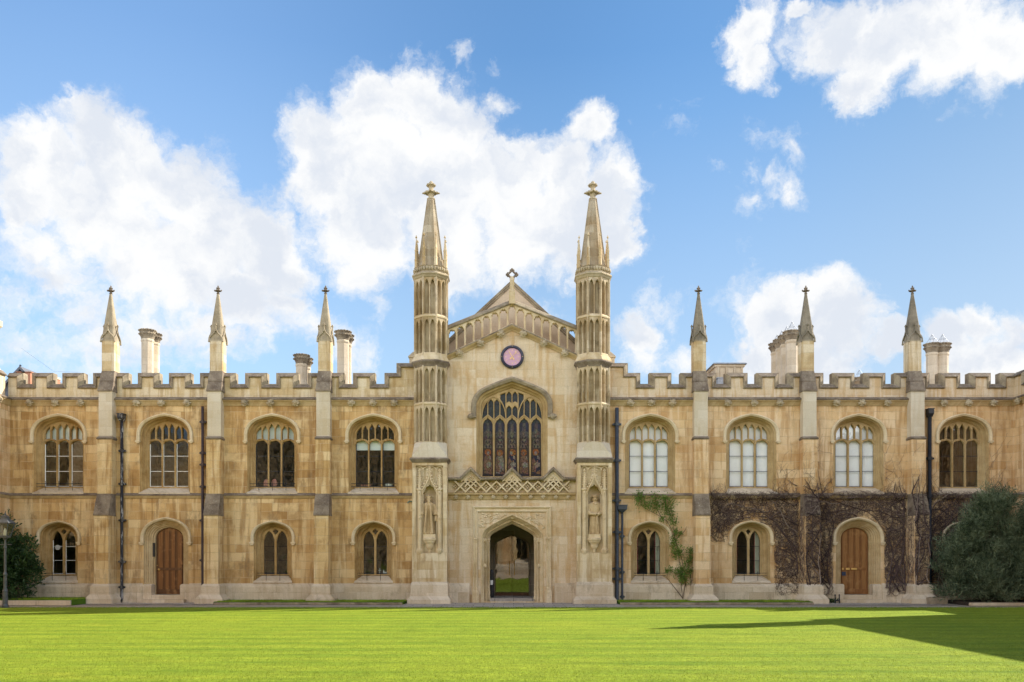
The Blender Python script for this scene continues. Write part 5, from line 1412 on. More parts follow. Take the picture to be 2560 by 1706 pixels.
# ------------------------------------------------------------------ statues
def statue(name, label, X, kind):
    t = thing(name, label, 'statue', (X, -.62, 2.60), 0, 'robed stone statues in the niches beside the door')
    b = MB()
    # robe: stacked rings with folds; hem to neck, head and cap follow
    prof = [(0.0, .185, .13), (.03, .195, .14), (.25, .18, .125), (.50, .17, .12), (.72, .165, .115), (.92, .185, .125), (1.08, .205, .125), (1.16, .17, .11), (1.20, .09, .075), (1.235, .055, .055), (1.26, .058, .062)]
    rings = []
    for z, rx, ry in prof:
        fold = max(0, 1 - z / 1.0)
        rings.append([((rx * (1 + .15 * fold * math.sin(k * 5.5 + kind)) ) * math.cos(2 * math.pi * k / 40), (ry * (1 + .24 * fold * math.sin(k * 2.6 + kind * 2) )) * math.sin(2 * math.pi * k / 40), z) for k in range(40)])
    b.rings(rings, True, True, True)
    b.blob((0, -.012, 1.315), (.076, .088, .115), 1, .05, 2)
    b.blob((0, -.105, 1.305), (.014, .024, .026), 1, .1, 1); b.blob((0, -.085, 1.262), (.028, .014, .008), 1, .1, 1); b.blob((0, -.088, 1.352), (.055, .016, .010), 1, .1, 1)                       # nose
    for s in (-1, 1): b.blob((s * .030, -.080, 1.345), (.016, .012, .010), 1, .1, 1); b.blob((s * .074, 0, 1.32), (.012, .018, .024), 1, .1, 1)
    if kind == 0:
        b.blob((0, -.085, 1.21), (.050, .045, .085), 2, .25, 2)                  # beard
        b.lathe([(.03, 1.375), (.088, 1.385), (.098, 1.41), (.082, 1.445), (.03, 1.455)], (0, 0, 0), 14)
        for s in (-1, 1):                                                       # open gown edges and hanging sleeves
            b.tube([(s * .05, -.13, 1.10), (s * .07, -.165, .7), (s * .11, -.18, .02)], .036, 6)
            b.tube([(s * .17, 0, 1.12), (s * .215, -.04, .92), (s * .205, -.13, .70)], .085, 8, .075)
            b.blob((s * .195, -.125, .655), (.035, .035, .05), 3, .2, 1)
            b.tube([(s * .225, .0, .95), (s * .235, .02, .45)], .05, 6, .035)
        b.box(.17, .25, -.17, -.11, .48, .64)
    else:
        b.lathe([(.03, 1.385), (.118, 1.392), (.122, 1.405), (.078, 1.412), (.082, 1.45), (.05, 1.47)], (0, 0, 0), 14)
        for s in (-1, 1):
            b.tube([(s * .165, 0, 1.12), (s * .225, -.04, .90), (s * .15, -.13, .76), (s * .02 + .04, -.165, .74)], .085, 8, .055)
            b.tube([(s * .20, -.02, .92), (s * .21, -.02, .6)], .05, 6, .03)
        for k in range(4): b.tube([(.02 + .02 * k, -.19, .775 - .022 * k), (.085, -.205, .745 - .022 * k)], .014, 5)
        b.tube([(.04, -.14, .70), (.045, -.15, .35)], .03, 6)
        b.tube([(-.05, -.12, 1.17), (0, -.13, 1.10), (.05, -.12, 1.17)], .02, 5)
    for s in (-1, 1): b.blob((s * .075, -.14, .02), (.05, .09, .035), 1, .1, 1)
    b.v = [(x * 1.34, y * 1.25, z) for x, y, z in b.v]
    o = b.build('figure', 'aged_stone', t)
    rm = o.modifiers.new('one_surface', 'REMESH'); rm.mode = 'VOXEL'; rm.voxel_size = .013; rm.use_smooth_shade = True
    return t
statue('statue', 'stone statue of a bearded man in a flat cap and open gown, arms hanging', PX(1072.5, -.6), 0)
statue('statue', 'stone statue of a clean-shaven man in a brimmed cap, hands folded at his waist', PX(1487.5, -.6), 1)


# ------------------------------------------------------------------ side wings and the range across the court
def simple_merlons(L0, L1, z, start=0.0):
    out = []; x = L0 + start
    while x < L1 - .2:
        out.append((max(L0, x), min(L1, x + .82), z)); x += 1.18
    return out
def wing(name, label, loc, rz, L0, L1, ups, lows, drs, buts, wall_m, key, merl, **kw):
    t = thing(name, label, 'building', loc, rz)
    college_range(t, L0, L1, merl, ups, lows, drs, buts, kw.pop('bosses', []), wall_m, key, zlow=zlow, **kw)
    hm = 'hood_stone'
    for x in ups: upper_window(t, x, bars='black_iron', rail=False)
    for x in lows: lower_window(t, x, bars='black_iron', rail=False)
    for x in drs:
        dw = part('doorway', 'dr_rev', door_reveal, 'moulded_stone', t, (x, 0, 0)); part('hood_mould', 'dr_hood', door_hood, hm, dw)
        d = part('door', 'leaf2', door_leaf, 'brown_oak', t, (x, 0, 0)); part('door_moulding', 'dr_mouldbrown_oak', door_moulds, 'dark_oak', d)
    return t
bay = 4.1
wx = [2.6 + bay * k for k in range(11)]
# left wing: local x runs away from the camera, its wall faces the sun
Lw = 32.0
lw = wing('college_wing', 'sunlit stone side wing with battlements, just showing beside the shrub and lamp post', (-19.22, -Lw / 2, 0), R(90), -Lw / 2, Lw / 2,
          [Lw / 2 - x for x in wx[:8:2]], [Lw / 2 - x for x in wx[2:8:3]], [Lw / 2 - wx[1]], [Lw / 2 - 5.4 - 4.1 * k for k in range(0, 10, 2)], 'warm_stone', 'w',
          simple_merlons(-Lw / 2, Lw / 2, zm, .25), rooms=False, bosses=[Lw / 2 - 1.0 - 1.2 * k for k in range(4)])
def wch(mb):
    mb.box(-.9, .9, .1, 1.1, 7.6, 8.75); mb.frustum((-1.0, 1.0, .0, 1.2, 8.75), (-.75, .75, .12, 1.08, 9.15)); mb.box(-.72, .72, .14, 1.06, 9.15, 10.20)
    mb.frustum((-.72, .72, .14, 1.06, 10.2), (-.95, .95, -.05, 1.25, 10.45)); mb.box(-.95, .95, -.05, 1.25, 10.452, 10.65)
part('chimney', None, wch, 'chimney_stone', lw, (Lw / 2 - 1.35, 0.1, 0))
# right wing: local x runs towards the camera; a lower link next to the corner lets the sun through
rwl = thing('college_wing', 'shaded stone side wing with battlements meeting the creeper-covered range in a corner', 'building', (19.22, -.75, 0), R(-90))
college_range(rwl, -.79, .75, [(-.84, -.05, zm), (.30, .75, zm)], [], [], [], [], [-.2], 'warm_stone', 'w', zlow=zlow, rooms=False, depth=5)
link = thing('stone_wall', 'lower stone wall joining the shaded wing to the next block of the court', 'wall', (19.22, -3.3, 0), R(-90))
part('wall', None, lambda mb: (mb.box(-1.79, 1.95, 0.05, .55, 0, 4.75), mb.frustum((-1.79, 1.95, -.02, .62, 4.752), (-1.79, 1.95, .2, .4, 4.95))), 'warm_stone', link)
R0 = 5.3
rw2 = wing('college_wing', 'tall battlemented stone wing that throws its shadow and a pinnacle shadow over the lawn', (19.22, -R0 - 21, 0), R(-90), -21, 21,
           [-21 + 2.3 + bay * k for k in range(1, 10, 2)], [-21 + 2.3 + bay * k for k in range(0, 9, 3)], [-21 + 2.3 + bay], [], 'warm_stone', 'w', [(-21, 21, zm)], rooms=False)
part('stair_turret', None, lambda mb: mb.lathe([(.62, 0), (.62, 11.1), (.70, 11.15), (.70, 11.3), (.56, 11.35), (.06, 12.75)], (-20.0, .5, 0), 8, math.pi / 8), 'warm_stone', rw2)
opp = wing('college_range', 'sunlit golden stone range on the far side of the court, behind the viewer', (0, -43, 0), R(180), -27, 27,
           [-25.4, -21.4, 19.6, 23.6, -17.3, -13.2, -9.1, -5.0, -.9, 3.2, 7.3, 11.4, 15.5], [-17.3, -9.1, -5.0, -.9, 7.3, 11.4, 15.5], [-13.2, 3.2], [-15.3, -7.1, 1.1, 9.3, 17.4], 'warm_stone', 'w', simple_merlons(-27, 27, zm, .2), rooms=False)

opp.scale = (1, 1, 1.75)

# house beyond the left range: a gable with brick chimneys
def hz_(y): return lambda row: EYE + (HOR - row) * (D + y) / F
hy = 30.0; Hx = PX(54.7, hy); hz = hz_(hy)
house = thing('distant_house', 'distant gabled house with grey roof and red brick chimneys peeping over the battlements', 'house', (Hx, hy, 0))
ap = hz(921)
part('wall', None, lambda mb: mb.prism_y([(-3, 0), (3, 0), (3, ap - 3.3), (0, ap - .1), (-3, ap - 3.3)], 0, 8), 'slate_roof', house)
part('roof', None, lambda mb: [mb.add([(0, -.3, ap + .1), (s * 3.3, -.3, ap - 3.4), (s * 3.3, 8, ap - 3.4), (0, 8, ap + .1), (0, -.3, ap - .12), (s * 3.3, -.3, ap - 3.62), (s * 3.3, 8, ap - 3.62), (0, 8, ap - .12)], [(0, 1, 2, 3), (4, 5, 6, 7), (0, 1, 5, 4), (1, 2, 6, 5)]) for s in (-1, 1)], 'slate_roof', house)
part('ridge_finial', None, lambda mb: mb.lathe([(.06, ap), (.06, ap + .12), (.09, ap + .15), (.03, ap + .22)], (0, -.2, 0), 8), 'slate_iron', house)
for px in (62, 76):
    part('chimney', None, lambda mb: (mb.box(-.27, .27, -.5, .5, 8, hz(946)), mb.box(-.33, .33, -.56, .56, hz(946), hz(944.5))), 'red_brick', house, (PX(px, hy - 1.5) - Hx, -1.5, 0))
ch2 = thing('brick_chimney', 'distant red brick chimney with a cream band behind the battlements', 'chimney', (PX(136.5, 25), 25, 0))
part('stack', None, lambda mb: mb.box(-.22, .22, -.3, .3, 0, hz_(25)(946)), 'red_brick', ch2); part('band', None, lambda mb: mb.box(-.26, .26, -.34, .34, hz_(25)(949), hz_(25)(944)), 'chimney_stone', ch2)
wire = thing('roof_wire', 'thin dark wire strung just over the battlements near the distant gabled house', 'wire', (-18.5, 1.6, 0))
part('cable', None, lambda mb: mb.tube([(-1.2, 0, PZ(870, 1.6)), (0.1, 0, PZ(928.5, 1.6)), (1.1, 0.0, PZ(931, 1.6))], .0025, 4), 'black_iron', wire)

# ------------------------------------------------------------------ ground
def sheet(name, x0, x1, y0, y1, z, m, kind='structure', nx=1, ny=1):
    mb = MB(); vs = [(x0 + (x1 - x0) * i / nx, y0 + (y1 - y0) * j / ny, z) for j in range(ny + 1) for i in range(nx + 1)]
    mb.add(vs, [(j * (nx + 1) + i, j * (nx + 1) + i + 1, (j + 1) * (nx + 1) + i + 1, (j + 1) * (nx + 1) + i) for j in range(ny) for i in range(nx)])
    o = mb.build(name, m); o['kind'] = kind; return o
sheet('ground', -1500, 1500, -1500, 1500, -0.03, 'soil')
sheet('path', -19.2, 19.2, -43, 0.02, -0.012, 'path_tarmac')
sheet('gravel_apron', -15.75, -10.95, -1.62, 0.0, 0.006, 'pea_gravel')
sheet('gravel_apron', 10.9, 16.3, -1.75, 0.0, 0.006, 'pea_gravel')
sheet('flagstone_paving', -3.95, 3.9, -4.16, 0.0, 0.008, 'flagstone')
def slab(name, x0, x1, y0, y1, z0, z1, m, kind='structure'):
    mb = MB(); mb.box(x0, x1, y0, y1, z0, z1); o = mb.build(name, m); o['kind'] = kind; return o
LAWN_Y = -4.22
slab('lawn', -18.0, 18.0, -40, LAWN_Y, -0.02, 0.035, 'lawn_grass')
def verge(x0, x1, yf, h, kerb):
    slab('grass_verge', x0, x1, yf, -.02, 0.0, h, 'verge_grass')
    slab('kerb', x0, x1, yf - .09, yf - .002, 0.0, h - .02, kerb)
verge(-19.2, -15.85, -2.05, .20, 'plinth_stone'); verge(-10.9, -4.0, -1.55, .10, 'coping_stone'); verge(3.95, 11.0, -1.55, .10, 'coping_stone')
slab('soil_bed', 16.35, 19.2, -2.3, -.02, 0, .12, 'soil'); slab('kerb', 16.3, 19.2, -2.42, -2.302, 0, .11, 'plinth_stone')
# short grass: blades on the lawn and verges, one mass each, leaning every way
def blades(name, m, n, area, z, hmin, hmax, wid, seed, near=False):
    rnd = random.Random(seed); vs, fs = [], []
    x0, x1, y0, y1 = area
    for i in range(n):
        if near:                                       # thicker towards the place one looks from
            t = rnd.random(); y = y0 + (y1 - y0) * t * t; x = rnd.uniform(-1, 1) * (0.62 * (y + D) + .5)
            if abs(x) > 17.9: continue
        else: x, y = rnd.uniform(x0, x1), rnd.uniform(y0, y1)
        h = rnd.uniform(hmin, hmax); a = rnd.uniform(0, 6.283); l = rnd.uniform(.2, .9) * h; b = a + rnd.uniform(.8, 2.2)
        dx, dy = math.cos(b) * wid, math.sin(b) * wid; o = len(vs)
        vs += [(x - dx, y - dy, z - .004), (x + dx, y + dy, z - .004), (x + math.cos(a) * l, y + math.sin(a) * l, z + h)]
        fs.append((o, o + 1, o + 2))
    me = bpy.data.meshes.new(name); me.from_pydata(vs, [], fs); me.materials.append(M[m]); me.update()
    o = bpy.data.objects.new(name, me); COL.objects.link(o); o['kind'] = 'stuff'; return o
blades('grass_blades', 'lawn_blade', 150000, (-18, 18, -23.5, LAWN_Y), .035, .008, .022, .004, 1, True)
for a in ((-19.2, -15.85, -2.05, -.1), ): blades('verge_blades', 'grass_blade', 5000, a, .20, .02, .06, .005, 5)
blades('verge_blades', 'grass_blade', 9000, (-10.9, -4.0, -1.56, -.1), .10, .02, .06, .005, 6)
blades('verge_blades', 'grass_blade', 9000, (3.95, 11.0, -1.56, -.1), .10, .02, .06, .005, 7)
blades('lawn_edge', 'grass_blade', 9000, (-18, 18, LAWN_Y - .06, LAWN_Y + .05), .03, .015, .05, .005, 8)

# ------------------------------------------------------------------ drainpipes
def pipe(label, X, zt, zb, r, m, joints, hopper=None, extra=None, y=-.12):
    t = thing('drainpipe', label, 'drainpipe', (X, y, 0), 0, 'drainpipes on the college walls')
    part('pipe', None, lambda mb: mb.tube([(0, 0, zt), (0, 0, zb + .12), (0, -.10, zb)] , r, 10), m, t, smooth=True)
    for z in joints:
        part('pipe_bracket', 'brk%.3f%s' % (r, m), lambda mb: (mb.lathe([(r * 1.35, -.06), (r * 1.35, .06)], (0, 0, 0), 10), mb.box(-r * 2.3, r * 2.3, -.005, .10, -.035, .035)), m, t, (0, 0, z))
    if hopper:
        hw, hh = hopper
        part('hopper', None, lambda mb: (mb.frustum((-r * 1.1, r * 1.1, -.07, .1, zt - .12), (-hw, hw, -.16, .11, zt)), mb.box(-hw, hw, -.16, .11, zt, zt + hh), mb.box(-hw - .02, hw + .02, -.18, .11, zt + hh, zt + hh + .03)), m, t)
    return t
zr = lambda row, y=-.12: PZ(row, y)
rows = lambda zs, off=1000, k=2.9036: [zr(off + z / k) for z in zs]
pipe('black cast-iron drainpipe with flaking white paint and boxy hopper, beside the brown plank door', PX(304.5, -.12), zr(1046), 0.05, .057, 'flaking_iron', rows((370, 610, 875, 1175, 1360)), (.11, .14))
pipe('dark maroon-black drainpipe close against the buttress right of the brown plank door', PX(506.5, -.12), zr(1017), 0.35, .052, 'maroon_iron', rows((160, 385, 470, 630, 875, 1165)))
pipe('thick dark blue-grey drainpipe between the chapel turret and the blind-covered window', PX(1542.4, -.14), zr(1020), 0.05, .072, 'slate_iron', rows((178, 440, 730, 960, 1225, 1300)), y=-.14)
p4 = pipe('thin grey drainpipe with a square hopper, half the height of the thick pipe beside it', PX(1555.6, -.12), zr(1274), 0.05, .042, 'slate_iron', rows((990, 1250, 1430)), (.17, .14))
pipe('black drainpipe with small hopper running down through the creeper near the grey-green shrub', PX(2324, -.12), zr(1035), 0.5, .075, 'black_iron', rows((425, 700)), (.10, .16))
spout = thing('water_spout', 'small greenish bronze spout sticking out of the wall next to the left statue pier', 'spout', (PX(1024, -.2), -.02, PZ(1256, -.1)), 0)
part('pipe', None, lambda mb: mb.tube([(.08, 0, .03), (-.02, -.12, .03), (-.07, -.2, -.03)], .028, 8), 'green_bronze', spout)

# ------------------------------------------------------------------ lamp post
LX = -16.92; LY = -4.32
lamp = thing('street_lamp', 'old grey cast-iron lamp post with a glazed four-sided lantern beside the lawn', 'street lamp', (LX, LY, 0))
sc = .92
part('post', None, lambda mb: mb.lathe([(.11, 0), (.11, .10), (.085, .16), (.08, .55), (.09, .58), (.065, .64), (.055, .72), (.052, 1.10), (.065, 1.12), (.065, 1.16), (.042, 1.22), (.038, 1.75), (.036, 2.0), (.055, 2.03), (.055, 2.07), (.034, 2.10), (.03, 2.28), (.07, 2.33), (.05, 2.38)], (0, 0, 0), 14), 'grey_iron', lamp, smooth=False)
part('ladder_bar', None, lambda mb: mb.tube([(-.22, 0, 2.14), (.22, 0, 2.14)], .014, 6), 'grey_iron', lamp)
def lant_frame(mb):
    a, b = .115, .20
    for sx_, sy_ in ((1, 1), (1, -1), (-1, -1), (-1, 1)): mb.tube([(sx_ * a, sy_ * a, 2.42), (sx_ * b, sy_ * b, 2.84)], .014, 5)
    for w_, z in ((a, 2.42), (b, 2.84)):
        q = [(w_, w_), (-w_, w_), (-w_, -w_), (w_, -w_)]
        for p, r_ in zip(q, q[1:] + q[:1]): mb.tube([(p[0], p[1], z), (r_[0], r_[1], z)], .016, 5)
    mb.box(-.12, .12, -.12, .12, 2.37, 2.42)
ln = part('lantern', None, lant_frame, 'grey_iron', lamp)
def lglass(mb):
    a, b = .112, .196
    mb.rings([[(a, a, 2.43), (-a, a, 2.43), (-a, -a, 2.43), (a, -a, 2.43)], [(b, b, 2.83), (-b, b, 2.83), (-b, -b, 2.83), (b, -b, 2.83)]])
part('lantern_glass', None, lglass, 'lamp_glass', ln)
part('lantern_bulb', None, lambda mb: mb.lathe([(.05, 2.44), (.06, 2.50), (.045, 2.62), (.02, 2.68)], (0, 0, 0), 8), 'white_paint', ln)
def lroof(mb):
    q = lambda w_, z: [(w_, w_, z), (-w_, w_, z), (-w_, -w_, z), (w_, -w_, z)]
    mb.rings([q(.235, 2.85), q(.225, 2.88), q(.09, 3.02), q(.085, 3.06), q(.10, 3.07), q(.05, 3.12)], True, True, True)
    mb.blob((0, 0, 3.155), .042, 1, .1, 1); mb.tube([(0, 0, 3.16), (0, 0, 3.27)], .012, 5, .004)
part('lantern_roof', None, lroof, 'grey_iron', ln)

# ------------------------------------------------------------------ plants
def leaves_mesh(name, m, items, parent):
    """items: (pos, direction, length, width, fold)"""
    vs, fs = [], []
    for p, d, L, W, up in items:
        s = d.cross(up)
        if s.length < 1e-4: s = d.cross(Vector((1, 0, .3)))
        s.normalize(); nrm = s.cross(d).normalized(); o = len(vs)
        vs += [tuple(p), tuple(p + d * L * .45 + s * W * .5 + nrm * W * .12), tuple(p + d * L), tuple(p + d * L * .45 - s * W * .5 + nrm * W * .12)]
        fs.append((o, o + 1, o + 2, o + 3))
    me = bpy.data.meshes.new(name); me.from_pydata(vs, [], fs); me.materials.append(M[m]); me.update()
    ob = bpy.data.objects.new(name, me); COL.objects.link(ob); ob.parent = parent
    return ob
def rv(rnd): 
    z = rnd.uniform(-1, 1); a = rnd.uniform(0, 6.2832); r = math.sqrt(1 - z * z)
    return Vector((r * math.cos(a), r * math.sin(a), z))
def shrub(name, label, loc, clumps, n, L, W, m, seed, upright=0.3, droop=0.0, spread=.45, tuft=1.0, shoots=.12):
    rnd = random.Random(seed); t = thing(name, label, 'shrub', loc); items = []
    subs = []
    for cx_, cy_, cz_, r in clumps:
        c = Vector((cx_, cy_, cz_))
        for k in range(int(26 * r * r) + 4):
            d = rv(rnd); q = c + d * r * rnd.uniform(.50, 1.02)
            if q.z < .1: continue
            if q.y + loc[1] > -.25: q.y = -.25 - loc[1] - rnd.uniform(0, .2)
            subs.append((q, rnd.uniform(.17, .34) * tuft, (d + Vector((0, -.2, .3))).normalized(), rnd.uniform(.75, 1.3)))
    tot = sum(q[1] ** 2 for q in subs)
    for c, r, out, sz_ in subs:
        for i in range(int(n * r * r / tot) // 7):
            d = (rv(rnd) + out * .6).normalized(); p = c + d * r * rnd.uniform(.2, .9)
            if p.z < .04: continue
            axis = (d * .55 + out * .35 + Vector((0, 0, upright)) + rv(rnd) * .30).normalized()
            for k in range(7):                         # a sprig
                q = p + axis * (k * L * spread) + rv(rnd) * .22 * L
                if q.y + loc[1] > -.03: continue
                dd = (axis * .75 + rv(rnd) * .7 + Vector((0, 0, -droop))).normalized()
                items.append((q, dd, L * sz_ * rnd.uniform(.7, 1.25), W * sz_ * rnd.uniform(.75, 1.25), rv(rnd)))
    for c, r, out, sz_ in subs:                          # young shoots breaking the outline
        if rnd.random() > shoots or out.z < -.1: continue
        axis = (out * .7 + Vector((0, 0, .7)) + rv(rnd) * .3).normalized(); p = c + out * r * .6; ln = rnd.uniform(.25, .6)
        for k in range(26):
            u = k / 26; q = p + axis * (ln * u) + rv(rnd) * .02
            if q.y + loc[1] > -.03: break
            items.append((q, (axis * .8 + rv(rnd) * .8).normalized(), L * (1.15 - .5 * u), W * (1.1 - .4 * u), rv(rnd)))
    leaves_mesh('foliage', m, items, t)
    def st(mb):
        for c in clumps[:14]:
            b0 = Vector((rnd.uniform(-.25, .25), rnd.uniform(-.15, .15), -.05)); e = Vector(c[:3]); md = b0.lerp(e, .5) + rv(rnd) * .15
            mb.tube([b0, md, e], .035, 6, .012)
    part('stems', None, st, 'bark', t)
    return t
rs = random.Random(11)
lc = [(-.1, 0, .9, .95), (.25, -.1, .7, .75), (-.5, 0, 1.3, .95), (.0, 0, 1.7, .80), (-.45, 0, 2.2, .75), (-.75, 0, 2.75, .55), (-.3, -.1, 2.45, .50), (.45, -.05, 1.35, .62), (.55, 0, .95, .55), (.3, 0, 1.9, .48), (.05, -.3, .4, .7), (-.5, -.3, .5, .8), (-.85, 0, 3.05, .35)]
shrub('laurel_shrub', 'dense dark green glossy-leaved shrub behind the lamp post', (-18.55, -1.15, .15), lc, 20000, .10, .050, 'laurel_leaf', 5, .25, spread=.35)
rc = [(0, 0, 1.0, 1.35), (-.8, -.1, .9, 1.05), (.9, 0, 1.1, 1.2), (-.3, 0, 1.9, 1.15), (.5, 0, 2.2, 1.1), (.15, 0, 2.9, .85), (-.25, -.1, 2.75, .62), (.35, 0, 3.3, .48), (.0, 0, 3.5, .34), (-1.15, -.1, 1.5, .72), (-.95, 0, 2.05, .6), (1.3, 0, 2.0, .8), (1.1, 0, 2.8, .6), (-1.2, -.2, .5, .6), (-.4, -.4, .5, .9), (.6, -.4, .6, 1.0), (1.5, -.2, .7, .8)]
shrub('evergreen_shrub', 'large grey-green feathery evergreen shrub in the corner, in front of the creeper', (17.55, -1.45, .1), rc, 72000, .13, .022, 'grey_green_leaf', 6, .75, spread=.50, tuft=1.1, shoots=.5)

# climbing rose between the first two right-hand windows
def P3(px, row, y): return Vector((PX(px, y), y, PZ(row, y)))
rose = thing('climbing_rose', 'climbing rose with fresh green leaves trained up the wall beside a lower window', 'climbing plant', (6.3, -.1, .1))
def rl(v): return v - Vector((6.3, -.1, .1))
rpts = lambda zz: [rl(P3(1520 + a / 2.9036, 1000 + b / 2.9036, -.10)) for a, b in zz]
stems = [[(545, 1445), (560, 1330), (520, 1180), (500, 1060), (470, 960), (430, 880), (370, 840), (290, 800), (240, 770), (220, 700), (225, 650)], [(590, 1445), (610, 1340), (575, 1200), (600, 1100), (600, 1075)],
         [(575, 1445), (560, 1300), (540, 1160), (485, 1000), (465, 880), (460, 780), (430, 730)], [(545, 1440), (430, 1290), (440, 1240)], [(600, 1445), (605, 1300), (590, 1180)], [(540, 1440), (530, 1330), (520, 1260), (560, 1200)], [(500, 1010), (560, 950), (570, 920)], [(400, 870), (350, 780), (345, 690)]]
part('stems', None, lambda mb: [mb.tube([p + Vector((random.uniform(-.02, .02), random.uniform(-.03, .02), 0)) for p in rpts(s)], .014, 5, .006) for s in stems], 'bark', rose)
rr = random.Random(4); it = []
tufts = [(230, 690, 35), (245, 745, 42), (340, 720, 50), (350, 770, 45), (440, 740, 50), (430, 790, 45), (455, 840, 35), (480, 890, 30), (495, 960, 30), (520, 975, 22), (475, 1020, 30), (480, 1060, 32), (515, 1100, 40), (490, 1120, 35), (600, 1090, 28), (590, 1150, 32), (575, 1190, 35), (540, 1240, 42), (510, 1250, 35), (560, 1290, 40), (450, 1235, 26), (430, 1245, 15), (530, 1310, 25), (600, 1240, 20), (395, 865, 22), (290, 760, 30), (410, 720, 30), (215, 720, 20)]
for a, b, r in tufts:
    for k in range(int(r * 3.4)):
        aa = a + rr.gauss(0, r * .55); bb = b + rr.gauss(0, r * .55)
        p = rl(P3(1520 + aa / 2.9036, 1000 + bb / 2.9036, -.10 - rr.uniform(0, .20)))
        d = (rv(rr) + Vector((0, -.4, .1))).normalized()
        it.append((p, d, rr.uniform(.05, .09), rr.uniform(.030, .055), rv(rr)))
leaves_mesh('foliage', 'rose_leaf', it, rose)

# bare creeper over the right-hand wall
creeper = thing('bare_creeper', 'leafless brown creeper spread over the wall round the light oak door', 'climbing plant', (14.0, 0, 0))
cr = random.Random(21)
BX = [11.285, 15.38]
def wall_y(x, z):                                      # face of whatever the creeper clings to
    y = 0.0
    for b in BX:
        if abs(x - b) < .30:
            if z < 3.35: y = -.71
            elif z < 4.14: y = -.71 + (z - 3.35) * .34
            elif z < 6.2: y = -.44
            else: y = -.36
    if z < .72: y = min(y, -.11)
    if 3.98 < z < 4.2: y = min(y, -.12)
    return y
def inside_opening(x, z):
    if abs(x - 13.26) < .97 and z < 2.36: return True
    if abs(x - 13.26) < .97 and z < arch_z(.97, DRS, dr_rise(.97), x - 13.26): return True
    if abs(x - 9.16) < .86 and z < 2.36 and z > .7: return True
    if abs(x - 9.16) < .86 and z >= 2.36 and z < arch_z(.86, LWS, lw_rise(.86), x - 9.16): return True
    for c in (9.16, 13.27, 17.3):
        if abs(x - c) < .80 and 4.3 < z < 6.9: return True
    return False
def cover(x, z):                                       # how thickly it grows there
    if x < 7.55: return 0
    n = mnoise.noise(Vector((x * .9, z * .9, 3.3))) * .5 + .5
    if z > 4.15: return (.07 if x < 9.8 else .12) * max(0, 1 - (z - 4.15) / 2.4)
    d = 1.0
    if x < 8.4 and z < 2.8: d = 0.0 if z < 2.3 else .4
    if 8.2 < x < 10.0 and z < 1.2: d = 0
    if x < 9.9 and z < 2.3: d = min(d, .05)
    if z < .75: d *= .30
    if z < .25: d = 0
    for b in BX:
        if abs(x - b) < .28: d *= .70 if b < 13 else .60
    return d * (0.45 + .75 * n)
vs, fs = [], []
def strand(pts, r0, r1):
    n = len(pts); o = len(vs)
    for i, p in enumerate(pts):
        t = (pts[min(i + 1, n - 1)] - pts[max(i - 1, 0)]).normalized(); a = t.cross(Vector((0, 1, 0))).normalized(); r = r0 + (r1 - r0) * i / (n - 1)
        vs.append(tuple(p + a * r)); vs.append(tuple(p - a * r)); vs.append(tuple(p + Vector((0, -r * 1.6, 0))))
    for i in range(n - 1):
        for j in range(3): q, w_ = o + 3 * i + j, o + 3 * i + (j + 1) % 3; fs.append((q, w_, w_ + 3, q + 3))
def grow(x, z, ang, n, step, r0, r1, wob, off, need=.05):
    pts = []
    for k in range(n):
        if inside_opening(x, z) or cover(x, z) < need or x > 19.15 or z < .12: break
        pts.append(Vector((x - 14.0, wall_y(x, z) - off - cr.uniform(0, .03), z)))
        ang += cr.gauss(0, wob); x += math.cos(ang) * step; z += math.sin(ang) * step
    run = []
    for p in pts + [None]:                             # a strand stops at a step of the wall
        if p is not None and (not run or abs(p.y - run[-1].y) < .16): run.append(p); continue
        if len(run) > 2: strand(run, r0, r1)
        run = [p] if p is not None else []
for k in range(46):                                    # main stems
    x = cr.choice([11.0, 11.6, 15.1, 15.7, 12.2, 14.4, 16.3, 17.2, 18.5, 10.6, 14.9]) + cr.uniform(-.15, .15)
    grow(x, .3 + cr.random() * .5, R(90) + cr.gauss(0, .45), 34, .13, .026, .008, .16, .02, .02)
for k in range(40):
    grow(cr.uniform(9, 19), cr.uniform(2.5, 4.0), cr.choice([0, math.pi]) + cr.gauss(0, .3), 26, .12, .018, .006, .22, .02)
made = 0
while made < 9800:                                     # twigs
    x, z = cr.uniform(7.5, 19.1), cr.uniform(.2, 4.25)
    if cr.random() > cover(x, z): continue
    grow(x, z, cr.uniform(0, 6.283), cr.randint(5, 11), cr.uniform(.05, .09), cr.uniform(.0042, .0082), .0028, .50, .015); made += 1
made = 0
while made < 230:                                      # thin runners reaching above the string course
    x, z = cr.uniform(9.4, 19.1), 4.2 + cr.random() ** 2 * 1.9
    if cr.random() > cover(x, z) * 5: continue
    grow(x, z, R(90) + cr.gauss(0, .7), cr.randint(6, 16), .075, .0042, .002, .22, .012, .001); made += 1
for b in BX:                                           # twigs on the sides of the buttresses
    for sd in (-1, 1):
        for k in range(260):
            y, z, a, pts = -cr.uniform(.02, .66), cr.uniform(.6, 3.6) ** 1.0, cr.uniform(0, 6.283), []
            for q in range(cr.randint(4, 9)):
                if not (-.69 < y < 0 and .5 < z < 3.7): break
                pts.append(Vector((b - 14.0 + sd * (.272 + .012 + cr.uniform(0, .02)), y, z))); a += cr.gauss(0, .5); y += math.cos(a) * .06; z += math.sin(a) * .06
            if len(pts) > 2: strand(pts, .007, .003)
me = bpy.data.meshes.new('twigs'); me.from_pydata(vs, [], fs); me.materials.append(M['creeper_twig']); me.update()
o = bpy.data.objects.new('twigs', me); COL.objects.link(o); o.parent = creeper

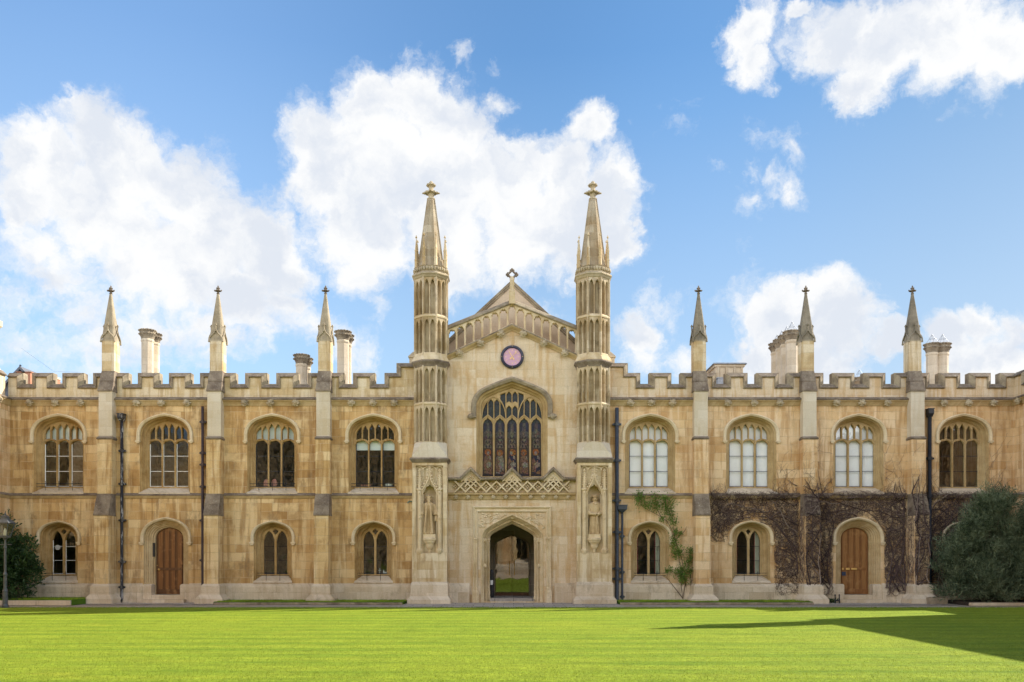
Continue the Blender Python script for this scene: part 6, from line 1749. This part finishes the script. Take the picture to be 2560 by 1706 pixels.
# ------------------------------------------------------------------ small things
boot = thing('boot_scraper', 'small black iron boot scraper on the gravel by the light oak door', 'boot scraper', (PX(2093, -.75), -.75, 0))
part('frame', None, lambda mb: (mb.box(-.09, -.065, -.03, .03, 0, .30), mb.box(.065, .09, -.03, .03, 0, .30), mb.box(-.07, .07, -.01, .01, .10, .15), mb.blob((-.078, 0, .32), .035, 1, .1, 1), mb.blob((.078, 0, .32), .035, 1, .1, 1)), 'black_iron', boot)
bin_ = thing('litter_bin', 'narrow black bin standing just inside the chapel porch', 'bin', (-.80, .85, .165))
part('body', None, lambda mb: mb.lathe([(.07, 0), (.085, .02), (.085, 1.0), (.07, 1.06), (.03, 1.09)], (0, 0, 0), 16), 'black_iron', bin_)
part('sticker', None, lambda mb: mb.box(-.045, .05, -.092, -.084, .50, .68), 'white_paint', bin_)
plant = thing('small_plant', 'low green weed growing at the foot of the wall by the light oak door', 'plant', (PX(2072, -.3), -.3, 0))
pr_ = random.Random(9)
leaves_mesh('foliage', 'laurel_leaf', [(Vector((pr_.gauss(0, .16), pr_.gauss(0, .06), pr_.uniform(0, .12))), (rv(pr_) + Vector((0, 0, .8))).normalized(), .12, .035, rv(pr_)) for k in range(160)], plant)
trough = thing('stone_trough', 'small mossy stone trough on the gravel in front of the big evergreen shrub', 'trough', (PX(2346, -1.3), -1.2, 0))
part('body', None, lambda mb: (mb.frustum((-.30, .30, -.16, .16, 0), (-.32, .32, -.18, .18, .24)), mb.box(-.26, .26, -.12, .12, .24, .26)), 'coping_stone', trough)
def ornament(label, X, Z, fn, m, y=.60):
    t = thing('sill_ornament', label, 'ornament', (X, y, Z), 0, 'ornaments on the window sills'); part('body', None, fn, m, t); return t
ornament('pair of pink rounded ornaments inside the upper window between the second and third buttresses', -9.40, 4.46, lambda mb: (mb.blob((-.16, 0, .16), (.13, .06, .17), 1, .1, 2), mb.blob((.14, 0, .17), (.12, .06, .18), 4, .15, 2)), 'pink_ornament')
ornament('row of small pink pots on the sill of the upper window beside the chapel', -5.85, 4.46, lambda mb: [mb.lathe([(.03, 0), (.045, .10), (.05, .11)], (.11 * k, 0, 0), 8) for k in range(4)] , 'pink_ornament')
ornament('white bowl on the sill of the upper window beside the chapel', -4.80, 4.46, lambda mb: mb.lathe([(.05, 0), (.14, .05), (.17, .14), (.16, .15)], (0, 0, 0), 14), 'white_paint')
ornament('small white cross and model church on the lower window sill beside the chapel', -5.02, 1.09, lambda mb: (mb.box(-.14, -.12, -.01, .01, 0, .22), mb.box(-.18, -.08, -.01, .01, .13, .15), mb.box(.0, .14, -.03, .03, 0, .08), mb.frustum((.0, .05, -.03, .03, .08), (.02, .03, -.005, .005, .17))), 'white_paint', .58)
